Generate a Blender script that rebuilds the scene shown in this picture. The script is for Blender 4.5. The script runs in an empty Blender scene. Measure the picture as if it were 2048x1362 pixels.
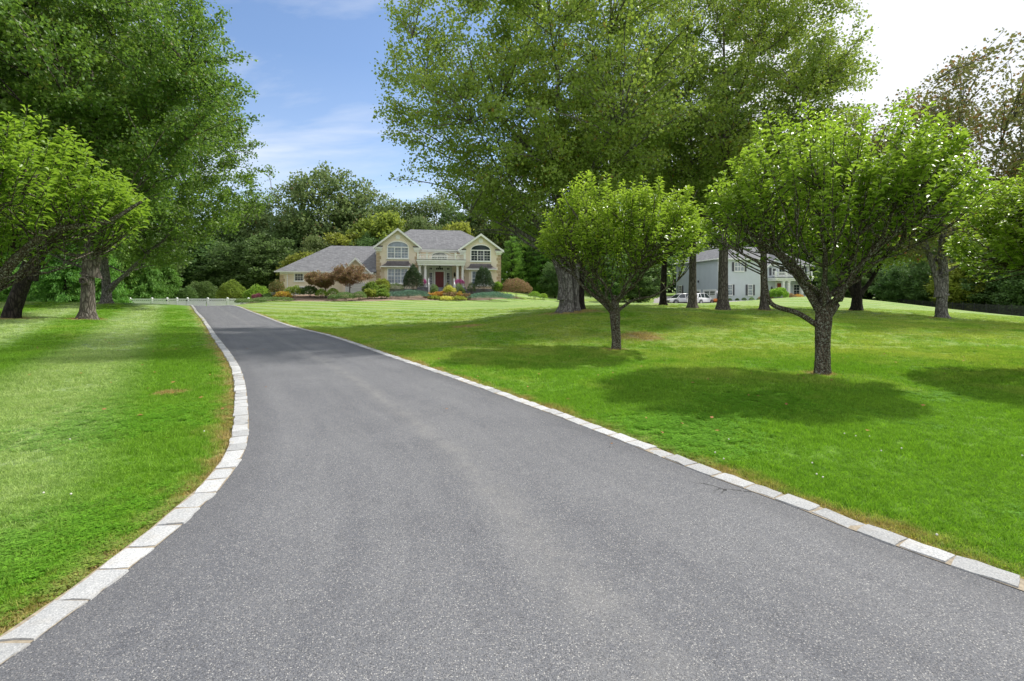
import bpy, math, random
import numpy as np
from mathutils import Vector, Matrix

random.seed(7)
rng = np.random.default_rng(7)
scene = bpy.context.scene
col = scene.collection
R = math.radians

# ------------------------------------------------------------------ camera
F = 967.0                       # focal length in pixels of the 2048 px wide photograph
EYE = 1.6
cam_d = bpy.data.cameras.new('camera')
cam_d.sensor_width = 36.0
cam_d.lens = 36.0 * F / 2048.0
cam_d.shift_y = -(681 - 590) / 2048.0
cam_d.clip_start = 0.05
cam_d.clip_end = 3000
cam = bpy.data.objects.new('camera', cam_d)
cam.location = (0, 0, EYE)
cam.rotation_euler = (R(90), 0, 0)
col.objects.link(cam)
scene.camera = cam

# ------------------------------------------------------------------ light
SUN_EL, SUN_AZ = R(50), R(57)   # azimuth measured from +Y towards +X
sun_dir = Vector((math.sin(SUN_AZ) * math.cos(SUN_EL), math.cos(SUN_AZ) * math.cos(SUN_EL), math.sin(SUN_EL)))
sd = bpy.data.lights.new('sun', 'SUN')
sd.energy = 2.15
sd.angle = R(2.0)
sd.color = (1.0, 0.96, 0.89)
so = bpy.data.objects.new('sun', sd)
so.rotation_euler = sun_dir.to_track_quat('Z', 'Y').to_euler()
so.location = (30, 30, 60)
col.objects.link(so)

world = bpy.data.worlds.new('World')
scene.world = world
world.use_nodes = True
wn, wl = world.node_tree.nodes, world.node_tree.links
wn.clear()
w_out = wn.new('ShaderNodeOutputWorld')
w_bg = wn.new('ShaderNodeBackground')
w_bg.inputs['Strength'].default_value = 0.10
sky = wn.new('ShaderNodeTexSky')
sky.sky_type = 'NISHITA'
sky.sun_disc = False
sky.sun_elevation = SUN_EL
sky.sun_rotation = SUN_AZ
sky.air_density = 0.9
sky.dust_density = 0.6
sky.ozone_density = 1.6
geo = wn.new('ShaderNodeTexCoord')
sep = wn.new('ShaderNodeSeparateXYZ')
wl.new(geo.outputs['Generated'], sep.inputs[0])
def wmath(op, a, b=None, c=None, clamp=False):
    n = wn.new('ShaderNodeMath'); n.operation = op; n.use_clamp = clamp
    for i, x in enumerate((a, b, c)):
        if x is None: continue
        if isinstance(x, (int, float)): n.inputs[i].default_value = x
        else: wl.new(x, n.inputs[i])
    return n.outputs[0]
zz = wmath('ADD', wmath('MAXIMUM', sep.outputs[2], 0.0), 0.22)
cx_ = wmath('DIVIDE', sep.outputs[0], zz)
cy_ = wmath('DIVIDE', sep.outputs[1], zz)
comb = wn.new('ShaderNodeCombineXYZ')
wl.new(cx_, comb.inputs[0]); wl.new(cy_, comb.inputs[1])
mp = wn.new('ShaderNodeMapping')
mp.inputs['Rotation'].default_value = (0, 0, R(28))
mp.inputs['Scale'].default_value = (0.55, 1.25, 1)
wl.new(comb.outputs[0], mp.inputs[0])
nz = wn.new('ShaderNodeTexNoise')
nz.inputs['Scale'].default_value = 1.1
nz.inputs['Detail'].default_value = 10
nz.inputs['Roughness'].default_value = 0.55
nz.inputs['Distortion'].default_value = 0.9
wl.new(mp.outputs[0], nz.inputs['Vector'])
dotn = wn.new('ShaderNodeVectorMath'); dotn.operation = 'DOT_PRODUCT'
dotn.inputs[1].default_value = (math.sin(R(-24)) * 0.90, math.cos(R(-24)) * 0.90, 0.436)
wl.new(geo.outputs['Generated'], dotn.inputs[0])
nz3 = wn.new('ShaderNodeTexNoise'); nz3.inputs['Scale'].default_value = 1.6; nz3.inputs['Detail'].default_value = 6
wl.new(geo.outputs['Generated'], nz3.inputs['Vector'])
sunw = wmath('MULTIPLY', wmath('ADD', wmath('SUBTRACT', 0.86, dotn.outputs['Value']), wmath('MULTIPLY', wmath('SUBTRACT', nz3.outputs['Fac'], 0.5), 0.25)), 4.5, clamp=True)
wisp = wmath('MULTIPLY', wmath('SUBTRACT', nz.outputs['Fac'], 0.44), 5.0, clamp=True)
low = wmath('MULTIPLY', wmath('SUBTRACT', 0.42, sep.outputs[2]), 0.75, clamp=True)
fac = wmath('ADD', wmath('ADD', wmath('MULTIPLY', wisp, 0.62), low), sunw, clamp=True)
fac = wmath('MULTIPLY', fac, 0.97)
mix = wn.new('ShaderNodeMix'); mix.data_type = 'RGBA'
wl.new(fac, mix.inputs['Factor'])
sm = wn.new('ShaderNodeMix'); sm.data_type = 'RGBA'; sm.blend_type = 'MULTIPLY'; sm.inputs['Factor'].default_value = 1
wl.new(sky.outputs[0], sm.inputs[6]); sm.inputs[7].default_value = (0.76, 0.79, 0.82, 1)
wl.new(sm.outputs[2], mix.inputs[6])
cm = wn.new('ShaderNodeMix'); cm.data_type = 'RGBA'
cm.inputs[6].default_value = (3.75, 3.88, 4.10, 1); cm.inputs[7].default_value = (4.40, 4.50, 4.70, 1)
wl.new(wmath('MULTIPLY', wmath('SUBTRACT', nz.outputs['Fac'], 0.35), 3.5, clamp=True), cm.inputs['Factor'])
wl.new(cm.outputs[2], mix.inputs[7])
wl.new(mix.outputs[2], w_bg.inputs['Color'])
wl.new(w_bg.outputs[0], w_out.inputs['Surface'])

scene.view_settings.view_transform = 'Standard'
scene.view_settings.look = 'None'
scene.view_settings.gamma = 1
scene.view_settings.exposure = 1.33
scene.render.engine = 'CYCLES'
scene.cycles.max_bounces = 8
scene.cycles.diffuse_bounces = 6
scene.cycles.transparent_max_bounces = 8
scene.cycles.transmission_bounces = 3

# ------------------------------------------------------------------ mesh helpers
def np_mesh(name, V, faces_list, attrs=None, smooth=False, mat_idx=None):
    """V (n,3); faces_list: list of int arrays (m,k)"""
    V = np.asarray(V, dtype=np.float32)
    me = bpy.data.meshes.new(name)
    me.vertices.add(len(V)); me.vertices.foreach_set('co', V.ravel())
    faces_list = [np.asarray(f, dtype=np.int32) for f in faces_list if len(f)]
    if faces_list:
        loops = np.concatenate([f.ravel() for f in faces_list])
        tot = np.concatenate([np.full(len(f), f.shape[1], np.int32) for f in faces_list])
        start = np.concatenate([[0], np.cumsum(tot)[:-1]]).astype(np.int32)
        me.loops.add(len(loops)); me.loops.foreach_set('vertex_index', loops)
        me.polygons.add(len(tot)); me.polygons.foreach_set('loop_start', start); me.polygons.foreach_set('loop_total', tot)
        if smooth: me.polygons.foreach_set('use_smooth', np.ones(len(tot), bool))
        if mat_idx is not None: me.polygons.foreach_set('material_index', np.asarray(mat_idx, np.int32))
    me.update(calc_edges=True)
    for k, a in (attrs or {}).items():
        at = me.attributes.new(k, 'FLOAT', 'POINT')
        at.data.foreach_set('value', np.asarray(a, np.float32))
    return me

def link(name, me, mat=None, parent=None, loc=None):
    o = bpy.data.objects.new(name, me)
    if mat is not None and me is not None:
        if len(me.materials) == 0: me.materials.append(mat)
    col.objects.link(o)
    if parent is not None: o.parent = parent
    if loc is not None: o.location = loc
    return o

def tag(o, label=None, cat=None, group=None, kind=None):
    if label: o['label'] = label
    if cat: o['category'] = cat
    if group: o['group'] = group
    if kind: o['kind'] = kind
    return o

def empty(name, loc=(0, 0, 0), rz=0, **kw):
    o = bpy.data.objects.new(name, None)
    o.location = loc; o.rotation_euler = (0, 0, rz)
    o.empty_display_size = 0.2
    col.objects.link(o)
    return tag(o, **kw)

class MB:
    def __init__(s): s.v = []; s.f = []
    def add(s, vs, fs):
        n = len(s.v); s.v += [tuple(p) for p in vs]; s.f += [tuple(i + n for i in f) for f in fs]; return s
    def box(s, x0, y0, z0, x1, y1, z1):
        if x0 > x1: x0, x1 = x1, x0
        if y0 > y1: y0, y1 = y1, y0
        if z0 > z1: z0, z1 = z1, z0
        return s.add([(x0,y0,z0),(x1,y0,z0),(x1,y1,z0),(x0,y1,z0),(x0,y0,z1),(x1,y0,z1),(x1,y1,z1),(x0,y1,z1)],
              [(0,3,2,1),(4,5,6,7),(0,1,5,4),(1,2,6,5),(2,3,7,6),(3,0,4,7)])
    def ext(s, poly, y0, y1):
        """polygon in (x,z), counter-clockwise seen from -y, extruded y0..y1"""
        n = len(poly)
        vs = [(x, y0, z) for x, z in poly] + [(x, y1, z) for x, z in poly]
        fs = [tuple(range(n)), tuple(reversed(range(n, 2 * n)))]
        fs += [(i, i + n, (i + 1) % n + n, (i + 1) % n) for i in range(n)]
        return s.add(vs, fs)
    def cyl(s, c, r0, r1, z0, z1, n=12):
        vs = [(c[0] + r0 * math.cos(2*math.pi*i/n), c[1] + r0 * math.sin(2*math.pi*i/n), z0) for i in range(n)]
        vs += [(c[0] + r1 * math.cos(2*math.pi*i/n), c[1] + r1 * math.sin(2*math.pi*i/n), z1) for i in range(n)]
        fs = [tuple(reversed(range(n))), tuple(range(n, 2*n))] + [(i, (i+1)%n, (i+1)%n+n, i+n) for i in range(n)]
        return s.add(vs, fs)
    def lathe(s, prof, n=14, c=(0, 0)):
        vs = []; fs = []
        for r, z in prof:
            vs += [(c[0] + r*math.cos(2*math.pi*i/n), c[1] + r*math.sin(2*math.pi*i/n), z) for i in range(n)]
        for k in range(len(prof)-1):
            for i in range(n):
                fs.append((k*n+i, k*n+(i+1)%n, (k+1)*n+(i+1)%n, (k+1)*n+i))
        fs.append(tuple(reversed(range(n)))); fs.append(tuple(range((len(prof)-1)*n, len(prof)*n)))
        return s.add(vs, fs)
    def slab(s, a, b, c, d, t):
        """quad a,b,c,d (counter-clockwise seen from above) with thickness t downwards"""
        up = [Vector(p) for p in (a, b, c, d)]
        dn = [p - Vector((0, 0, t)) for p in up]
        return s.add([*up, *dn], [(0,1,2,3),(7,6,5,4),(0,4,5,1),(1,5,6,2),(2,6,7,3),(3,7,4,0)])
    def mesh(s, name):
        me = bpy.data.meshes.new(name); me.from_pydata(s.v, [], s.f); me.update(); return me
    def build(s, name, mat, parent=None, loc=None, smooth=False):
        me = s.mesh(name)
        if smooth:
            for p in me.polygons: p.use_smooth = len(p.vertices) <= 4
        return link(name, me, mat, parent, loc)

# ------------------------------------------------------------------ materials
def new_mat(name):
    m = bpy.data.materials.new(name); m.use_nodes = True
    nt = m.node_tree; nt.nodes.clear()
    out = nt.nodes.new('ShaderNodeOutputMaterial')
    return m, nt, out
class NT:
    def __init__(s, nt): s.nt = nt
    def n(s, t, **kw):
        nd = s.nt.nodes.new(t)
        for k, v in kw.items(): setattr(nd, k, v)
        return nd
    def l(s, a, b): s.nt.links.new(a, b)
    def val(s, inp, x):
        if isinstance(x, (int, float)): inp.default_value = x
        elif isinstance(x, tuple): inp.default_value = (*x, 1) if len(x) == 3 and len(inp.default_value) == 4 else x
        else: s.l(x, inp)
    def math(s, op, a, b=None, clamp=False):
        nd = s.n('ShaderNodeMath', operation=op, use_clamp=clamp)
        s.val(nd.inputs[0], a)
        if b is not None: s.val(nd.inputs[1], b)
        return nd.outputs[0]
    def noise(s, vec, scale, detail=3, rough=0.5, dist=0.0):
        nd = s.n('ShaderNodeTexNoise')
        nd.inputs['Scale'].default_value = scale; nd.inputs['Detail'].default_value = detail
        nd.inputs['Roughness'].default_value = rough; nd.inputs['Distortion'].default_value = dist
        if vec is not None: s.l(vec, nd.inputs['Vector'])
        return nd.outputs['Fac']
    def ramp(s, fac, stops):
        nd = s.n('ShaderNodeValToRGB')
        el = nd.color_ramp.elements
        while len(el) < len(stops): el.new(0.5)
        for e, (p, c) in zip(el, stops):
            e.position = p; e.color = (*c, 1) if len(c) == 3 else c
        s.val(nd.inputs[0], fac)
        return nd.outputs[0]
    def step(s, fac, lo, hi):
        nd = s.n('ShaderNodeMapRange'); nd.clamp = True
        s.val(nd.inputs[0], fac)
        nd.inputs[1].default_value = lo; nd.inputs[2].default_value = hi
        return nd.outputs[0]
    def mix(s, fac, a, b, mode='MIX'):
        nd = s.n('ShaderNodeMix', data_type='RGBA', blend_type=mode)
        s.val(nd.inputs['Factor'], fac); s.val(nd.inputs[6], a); s.val(nd.inputs[7], b)
        return nd.outputs[2]
    def pos(s): return s.n('ShaderNodeNewGeometry').outputs['Position']
    def obj(s): return s.n('ShaderNodeTexCoord').outputs['Object']
    def attr(s, name, kind='GEOMETRY'):
        nd = s.n('ShaderNodeAttribute', attribute_name=name, attribute_type=kind); return nd.outputs['Fac']
    def bsdf(s, base, rough=0.6, spec=0.5, metal=0.0):
        nd = s.n('ShaderNodeBsdfPrincipled')
        s.val(nd.inputs['Base Color'], base); s.val(nd.inputs['Roughness'], rough)
        nd.inputs['Specular IOR Level'].default_value = spec; nd.inputs['Metallic'].default_value = metal
        return nd
    def bump(s, h, strength=0.5, dist=0.02):
        nd = s.n('ShaderNodeBump'); nd.inputs['Strength'].default_value = strength; nd.inputs['Distance'].default_value = dist
        s.l(h, nd.inputs['Height']); return nd.outputs[0]

def simple(name, c, rough=0.6, spec=0.4, var=0.12, scale=3.0, bump=0.0, metal=0.0, coord='obj', streak=0.0):
    m, nt, out = new_mat(name); t = NT(nt)
    v = t.obj() if coord == 'obj' else t.pos()
    f = t.noise(v, scale, 6, 0.6)
    lo = tuple(x * (1 - var) for x in c); hi = tuple(min(1, x * (1 + var)) for x in c)
    cc = t.mix(t.step(f, 0.3, 0.7), lo, hi)
    b = t.bsdf(cc, rough, spec, metal)
    if bump:
        t.l(t.bump(t.noise(v, scale * 12, 5), bump, 0.01), b.inputs['Normal'])
    t.l(b.outputs[0], out.inputs[0])
    return m

def leaf_mat(name, dark, light, transl=0.3, rough=0.45, spec=0.45, tcol=None, rnd=0.25, accent=None, accent_at=0.93):
    m, nt, out = new_mat(name); t = NT(nt)
    tint = t.attr('tint')
    c = t.mix(tint, dark, light)
    clump = t.noise(t.pos(), 0.9, 3)
    c = t.mix(t.step(clump, 0.30, 0.72), c, t.mix(0.55, c, light))
    if accent:
        c = t.mix(t.step(t.attr('tint2'), accent_at, accent_at + 0.03), c, accent)
    oi = t.n('ShaderNodeObjectInfo')
    hsv = t.n('ShaderNodeHueSaturation')
    t.l(c, hsv.inputs['Color'])
    t.l(t.math('ADD', t.math('MULTIPLY', oi.outputs['Random'], rnd), 1 - rnd / 2), hsv.inputs['Value'])
    t.l(t.math('ADD', t.math('MULTIPLY', t.math('FRACT', t.math('MULTIPLY', oi.outputs['Random'], 7.13)), 0.04), 0.48), hsv.inputs['Hue'])
    c = hsv.outputs[0]
    b = t.bsdf(c, rough, spec)
    tr = t.n('ShaderNodeBsdfTranslucent')
    tc = t.mix(0.5, c, tcol or tuple(min(1, x * 2.2) for x in light))
    t.l(tc, tr.inputs[0])
    mx = t.n('ShaderNodeMixShader'); mx.inputs[0].default_value = transl
    t.l(b.outputs[0], mx.inputs[1]); t.l(tr.outputs[0], mx.inputs[2])
    t.l(mx.outputs[0], out.inputs[0])
    return m

def bark_mat(name, dark, light, lichen=None, scale=1.0, lich_amt=0.55):
    m, nt, out = new_mat(name); t = NT(nt)
    mpn = t.n('ShaderNodeMapping'); mpn.inputs['Scale'].default_value = (1, 1, 0.28)
    t.l(t.obj(), mpn.inputs[0])
    v = mpn.outputs[0]
    vor = t.n('ShaderNodeTexVoronoi', feature='DISTANCE_TO_EDGE'); vor.inputs['Scale'].default_value = 14 * scale
    nz2 = t.n('ShaderNodeTexNoise'); nz2.inputs['Scale'].default_value = 6 * scale; t.l(v, nz2.inputs['Vector'])
    mxv = t.mix(0.12, v, nz2.outputs['Color']); t.l(mxv, vor.inputs['Vector'])
    crack = t.step(vor.outputs['Distance'], 0.0, 0.22)
    n = t.noise(v, 22 * scale, 6, 0.65)
    c = t.mix(t.math('MULTIPLY', crack, t.step(n, 0.25, 0.75)), dark, light)
    if lichen:
        ln = t.noise(t.obj(), 20 * scale, 6, 0.75)
        c = t.mix(t.math('MULTIPLY', t.step(ln, lich_amt, lich_amt + 0.05), 0.85), c, lichen)
    b = t.bsdf(c, 0.9, 0.15)
    h = t.math('ADD', t.math('MULTIPLY', crack, 0.7), t.math('MULTIPLY', n, 0.5))
    t.l(t.bump(h, 0.9, 0.03), b.inputs['Normal'])
    t.l(b.outputs[0], out.inputs[0])
    return m

def grass_colour(t, kind):
    """colour of the turf from world position and the attributes dry / stripe; shared by the sod and the blades"""
    p = t.pos()
    dry = t.attr('dry', kind); stripe = t.attr('stripe', kind); lush = t.attr('lush', kind)
    n1 = t.noise(p, 0.33, 5, 0.6, 0.6)
    n2 = t.noise(p, 1.7, 5, 0.65)
    n3 = t.noise(p, 9.0, 4, 0.7)
    g = t.mix(t.step(n3, 0.25, 0.75), (0.082, 0.190, 0.016), (0.190, 0.355, 0.034))
    yel = t.mix(t.step(n3, 0.2, 0.8), (0.195, 0.275, 0.042), (0.37, 0.44, 0.110))
    k = t.math('ADD', t.math('MULTIPLY', n1, 0.62), t.math('MULTIPLY', n2, 0.38))
    k = t.math('SUBTRACT', k, t.math('MULTIPLY', lush, 0.19))
    g = t.mix(t.math('MULTIPLY', t.step(k, 0.38, 0.58), 0.92), g, yel)
    pale = t.mix(t.step(n3, 0.25, 0.75), (0.22, 0.32, 0.115), (0.40, 0.49, 0.24))
    g = t.mix(t.math('MULTIPLY', stripe, t.math('ADD', 0.62, t.math('MULTIPLY', t.step(n2, 0.35, 0.65), 0.38))), g, pale)
    tan = t.mix(t.step(n3, 0.3, 0.75), (0.24, 0.16, 0.070), (0.46, 0.36, 0.20))
    k2 = t.math('ADD', dry, t.math('MULTIPLY', t.math('SUBTRACT', n2, 0.5), 1.6))
    g = t.mix(t.math('MULTIPLY', t.step(k2, 0.28, 0.80), 0.85), g, tan)
    return g

def mat_lawn():
    m, nt, out = new_mat('turf'); t = NT(nt)
    g = grass_colour(t, 'GEOMETRY')
    p = t.pos()
    fine = t.noise(p, 70, 6, 0.75)
    mid = t.noise(p, 16, 5, 0.7)
    g = t.mix(1.0, g, t.ramp(fine, [(0.22, (0.38,) * 3), (0.5, (0.9,) * 3), (0.78, (1.35,) * 3)]), 'MULTIPLY')
    tuft = t.noise(p, 6.5, 6, 0.8)
    g = t.mix(1.0, g, t.ramp(tuft, [(0.28, (0.66,) * 3), (0.5, (0.98,) * 3), (0.72, (1.22,) * 3)]), 'MULTIPLY')
    b = t.bsdf(g, 0.85, 0.12)
    t.l(t.bump(t.math('ADD', t.math('MULTIPLY', fine, 0.5), mid), 0.7, 0.05), b.inputs['Normal'])
    t.l(b.outputs[0], out.inputs[0])
    return m
def mat_blade(name, clover=False):
    m, nt, out = new_mat(name); t = NT(nt)
    g = grass_colour(t, 'INSTANCER')
    tint = t.attr('tint')
    if clover: g = t.mix(0.5, g, (0.085, 0.26, 0.014))
    g = t.mix(1.0, g, t.ramp(tint, [(0.0, (0.8, 0.8, 0.8)), (1.0, (1.75, 1.6, 1.5))]), 'MULTIPLY')
    b = t.bsdf(g, 0.65, 0.12 if clover else 0.25)
    tr = t.n('ShaderNodeBsdfTranslucent')
    t.l(t.mix(1.0, g, (1.4, 1.5, 0.8), 'MULTIPLY'), tr.inputs[0])
    mx = t.n('ShaderNodeMixShader'); mx.inputs[0].default_value = 0.35
    t.l(b.outputs[0], mx.inputs[1]); t.l(tr.outputs[0], mx.inputs[2])
    t.l(mx.outputs[0], out.inputs[0])
    return m

def mat_asphalt():
    m, nt, out = new_mat('asphalt'); t = NT(nt)
    uv = t.n('ShaderNodeUVMap'); uv.uv_map = 'UVMap'
    sp = t.n('ShaderNodeSeparateXYZ'); t.l(uv.outputs[0], sp.inputs[0])
    p = t.pos()
    vor = t.n('ShaderNodeTexVoronoi'); vor.inputs['Scale'].default_value = 125; t.l(p, vor.inputs['Vector'])
    vor2 = t.n('ShaderNodeTexVoronoi'); vor2.inputs['Scale'].default_value = 250; t.l(p, vor2.inputs['Vector'])
    sc1 = t.n('ShaderNodeSeparateColor'); t.l(vor.outputs['Color'], sc1.inputs[0])
    sc2 = t.n('ShaderNodeSeparateColor'); t.l(vor2.outputs['Color'], sc2.inputs[0])
    big = t.noise(p, 0.7, 6, 0.6, 0.4)
    mid = t.noise(p, 5.0, 6, 0.7)
    wear = t.math('ADD', t.math('MULTIPLY', big, 0.65), t.math('MULTIPLY', mid, 0.35))
    base = t.mix(t.step(wear, 0.34, 0.66), (0.094, 0.098, 0.112), (0.148, 0.152, 0.166))
    st_ = t.n('ShaderNodeMapping'); st_.inputs['Scale'].default_value = (7.0, 1.1, 1); t.l(uv.outputs[0], st_.inputs[0])
    streak = t.noise(st_.outputs[0], 1.6, 6, 0.65, 0.5)
    base = t.mix(t.math('MULTIPLY', t.step(streak, 0.36, 0.66), 0.55), base, (0.185, 0.188, 0.197))
    # speckle of bare stones in the tar, more of them where worn
    thr = t.math('ADD', 0.50, t.math('MULTIPLY', t.step(wear, 0.35, 0.65), -0.16))
    s1 = t.math('MULTIPLY', t.math('GREATER_THAN', sc1.outputs[0], thr), t.step(vor.outputs['Distance'], 0.55, 0.25))
    s2 = t.math('MULTIPLY', t.math('GREATER_THAN', sc2.outputs[0], 0.62), t.step(vor2.outputs['Distance'], 0.5, 0.2))
    stone = t.ramp(sc1.outputs[1], [(0.0, (0.16, 0.16, 0.165)), (0.55, (0.29, 0.28, 0.27)), (1.0, (0.56, 0.54, 0.50))])
    c = t.mix(t.math('MULTIPLY', s1, 0.8), base, stone)
    c = t.mix(t.math('MULTIPLY', s2, 0.6), c, (0.33, 0.325, 0.32))
    c = t.mix(t.math('MULTIPLY', t.math('GREATER_THAN', sc2.outputs[1], 0.72), 0.65), c, (0.05, 0.05, 0.055))
    # pale worn line along the seam in the middle, dark fresh tar by the kerbs
    wob = t.math('MULTIPLY', t.math('SUBTRACT', t.noise(p, 0.9, 4), 0.5), 0.05)
    d = t.math('ABSOLUTE', t.math('SUBTRACT', t.math('ADD', sp.outputs[0], wob), 0.52))
    seam = t.math('MULTIPLY', t.step(d, 0.060, 0.0), t.step(t.noise(p, 3.5, 6, 0.7), 0.36, 0.68))
    c = t.mix(t.math('MULTIPLY', seam, 0.42), c, (0.27, 0.262, 0.245))
    edge = t.math('ABSOLUTE', t.math('SUBTRACT', sp.outputs[0], 0.5))
    eg = t.step(t.math('ADD', edge, t.math('MULTIPLY', wob, 0.8)), 0.40, 0.47)
    c = t.mix(t.math('MULTIPLY', eg, 0.55), c, t.mix(0.45, c, (0.055, 0.055, 0.060)))
    # hairline cracks near the edges
    vc = t.n('ShaderNodeTexVoronoi', feature='DISTANCE_TO_EDGE'); vc.inputs['Scale'].default_value = 0.9
    nd = t.n('ShaderNodeTexNoise'); nd.inputs['Scale'].default_value = 3; nd.inputs['Detail'].default_value = 5; t.l(p, nd.inputs['Vector'])
    t.l(t.mix(0.25, p, nd.outputs['Color']), vc.inputs['Vector'])
    crack = t.math('MULTIPLY', t.step(vc.outputs['Distance'], 0.006, 0.002), t.math('MULTIPLY', t.step(edge, 0.41, 0.45), t.step(t.noise(p, 0.8, 2), 0.60, 0.64)))
    c = t.mix(t.math('MULTIPLY', crack, 0.8), c, (0.02, 0.02, 0.02))
    b = t.bsdf(c, 0.8, 0.3)
    h = t.math('ADD', t.math('MULTIPLY', vor.outputs['Distance'], -0.8), t.math('MULTIPLY', vor2.outputs['Distance'], -0.4))
    h = t.math('SUBTRACT', h, t.math('MULTIPLY', crack, 2.0))
    t.l(t.bump(h, 0.55, 0.006), b.inputs['Normal'])
    t.l(b.outputs[0], out.inputs[0])
    return m

def mat_granite():
    m, nt, out = new_mat('granite'); t = NT(nt)
    oi = t.n('ShaderNodeObjectInfo')
    p = t.pos()
    mpn = t.n('ShaderNodeMapping'); mpn.inputs['Scale'].default_value = (1, 1, 1); t.l(p, mpn.inputs[0])
    f = t.noise(p, 90, 5, 0.75)
    s = t.noise(p, 260, 3, 0.7)
    big = t.noise(p, 9, 5, 0.6)
    c = t.mix(t.step(f, 0.35, 0.68), (0.33, 0.34, 0.35), (0.66, 0.66, 0.65))
    c = t.mix(t.math('MULTIPLY', t.step(s, 0.60, 0.70), 0.6), c, (0.13, 0.13, 0.15))
    c = t.mix(t.math('MULTIPLY', t.step(big, 0.50, 0.72), 0.35), c, (0.42, 0.38, 0.32))
    v = t.math('ADD', t.math('MULTIPLY', oi.outputs['Random'], 0.34), 0.74)
    hs = t.n('ShaderNodeHueSaturation'); t.l(c, hs.inputs['Color']); t.l(v, hs.inputs['Value'])
    b = t.bsdf(hs.outputs[0], 0.85, 0.2)
    t.l(t.bump(t.math('ADD', f, t.math('MULTIPLY', big, 2.0)), 0.6, 0.012), b.inputs['Normal'])
    t.l(b.outputs[0], out.inputs[0])
    return m

def mat_shingle():
    m, nt, out = new_mat('roof_shingle'); t = NT(nt)
    tc = t.obj()
    br = t.n('ShaderNodeTexBrick')
    br.inputs['Color1'].default_value = (0.14, 0.142, 0.150, 1); br.inputs['Color2'].default_value = (0.25, 0.25, 0.26, 1)
    br.inputs['Mortar'].default_value = (0.09, 0.09, 0.10, 1)
    br.inputs['Scale'].default_value = 1.0; br.inputs['Brick Width'].default_value = 0.32; br.inputs['Row Height'].default_value = 0.11
    br.inputs['Mortar Size'].default_value = 0.008; br.inputs['Bias'].default_value = 0.0
    # run the courses by height so that they follow every slope
    sp = t.n('ShaderNodeSeparateXYZ'); t.l(tc, sp.inputs[0])
    cb = t.n('ShaderNodeCombineXYZ')
    t.l(t.math('ADD', sp.outputs[0], sp.outputs[1]), cb.inputs[0]); t.l(sp.outputs[2], cb.inputs[1])
    t.l(cb.outputs[0], br.inputs['Vector'])
    n = t.noise(tc, 2.0, 5)
    c = t.mix(0.3, br.outputs['Color'], t.ramp(n, [(0.3, (0.14, 0.14, 0.15)), (0.7, (0.25, 0.25, 0.26))]))
    b = t.bsdf(c, 0.9, 0.2)
    t.l(t.bump(br.outputs['Fac'], 0.4, 0.02), b.inputs['Normal'])
    t.l(b.outputs[0], out.inputs[0])
    return m

def mat_glass(name, c, rough=0.08):
    m, nt, out = new_mat(name); t = NT(nt)
    n = t.noise(t.obj(), 1.3, 3)
    cc = t.mix(t.step(n, 0.35, 0.65), tuple(x * 0.6 for x in c), tuple(x * 1.3 for x in c))
    b = t.bsdf(cc, rough, 0.9)
    t.l(b.outputs[0], out.inputs[0]); return m

def mat_mulch():
    m, nt, out = new_mat('mulch'); t = NT(nt)
    p = t.pos()
    n = t.noise(p, 9, 6, 0.8); n2 = t.noise(p, 1.0, 4)
    c = t.ramp(n, [(0.25, (0.10, 0.065, 0.045)), (0.55, (0.27, 0.195, 0.145)), (0.8, (0.40, 0.31, 0.25))])
    c = t.mix(t.math('MULTIPLY', t.step(n2, 0.5, 0.7), 0.4), c, (0.33, 0.28, 0.23))
    b = t.bsdf(c, 0.95, 0.1)
    t.l(t.bump(n, 0.9, 0.05), b.inputs['Normal'])
    t.l(b.outputs[0], out.inputs[0]); return m

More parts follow.
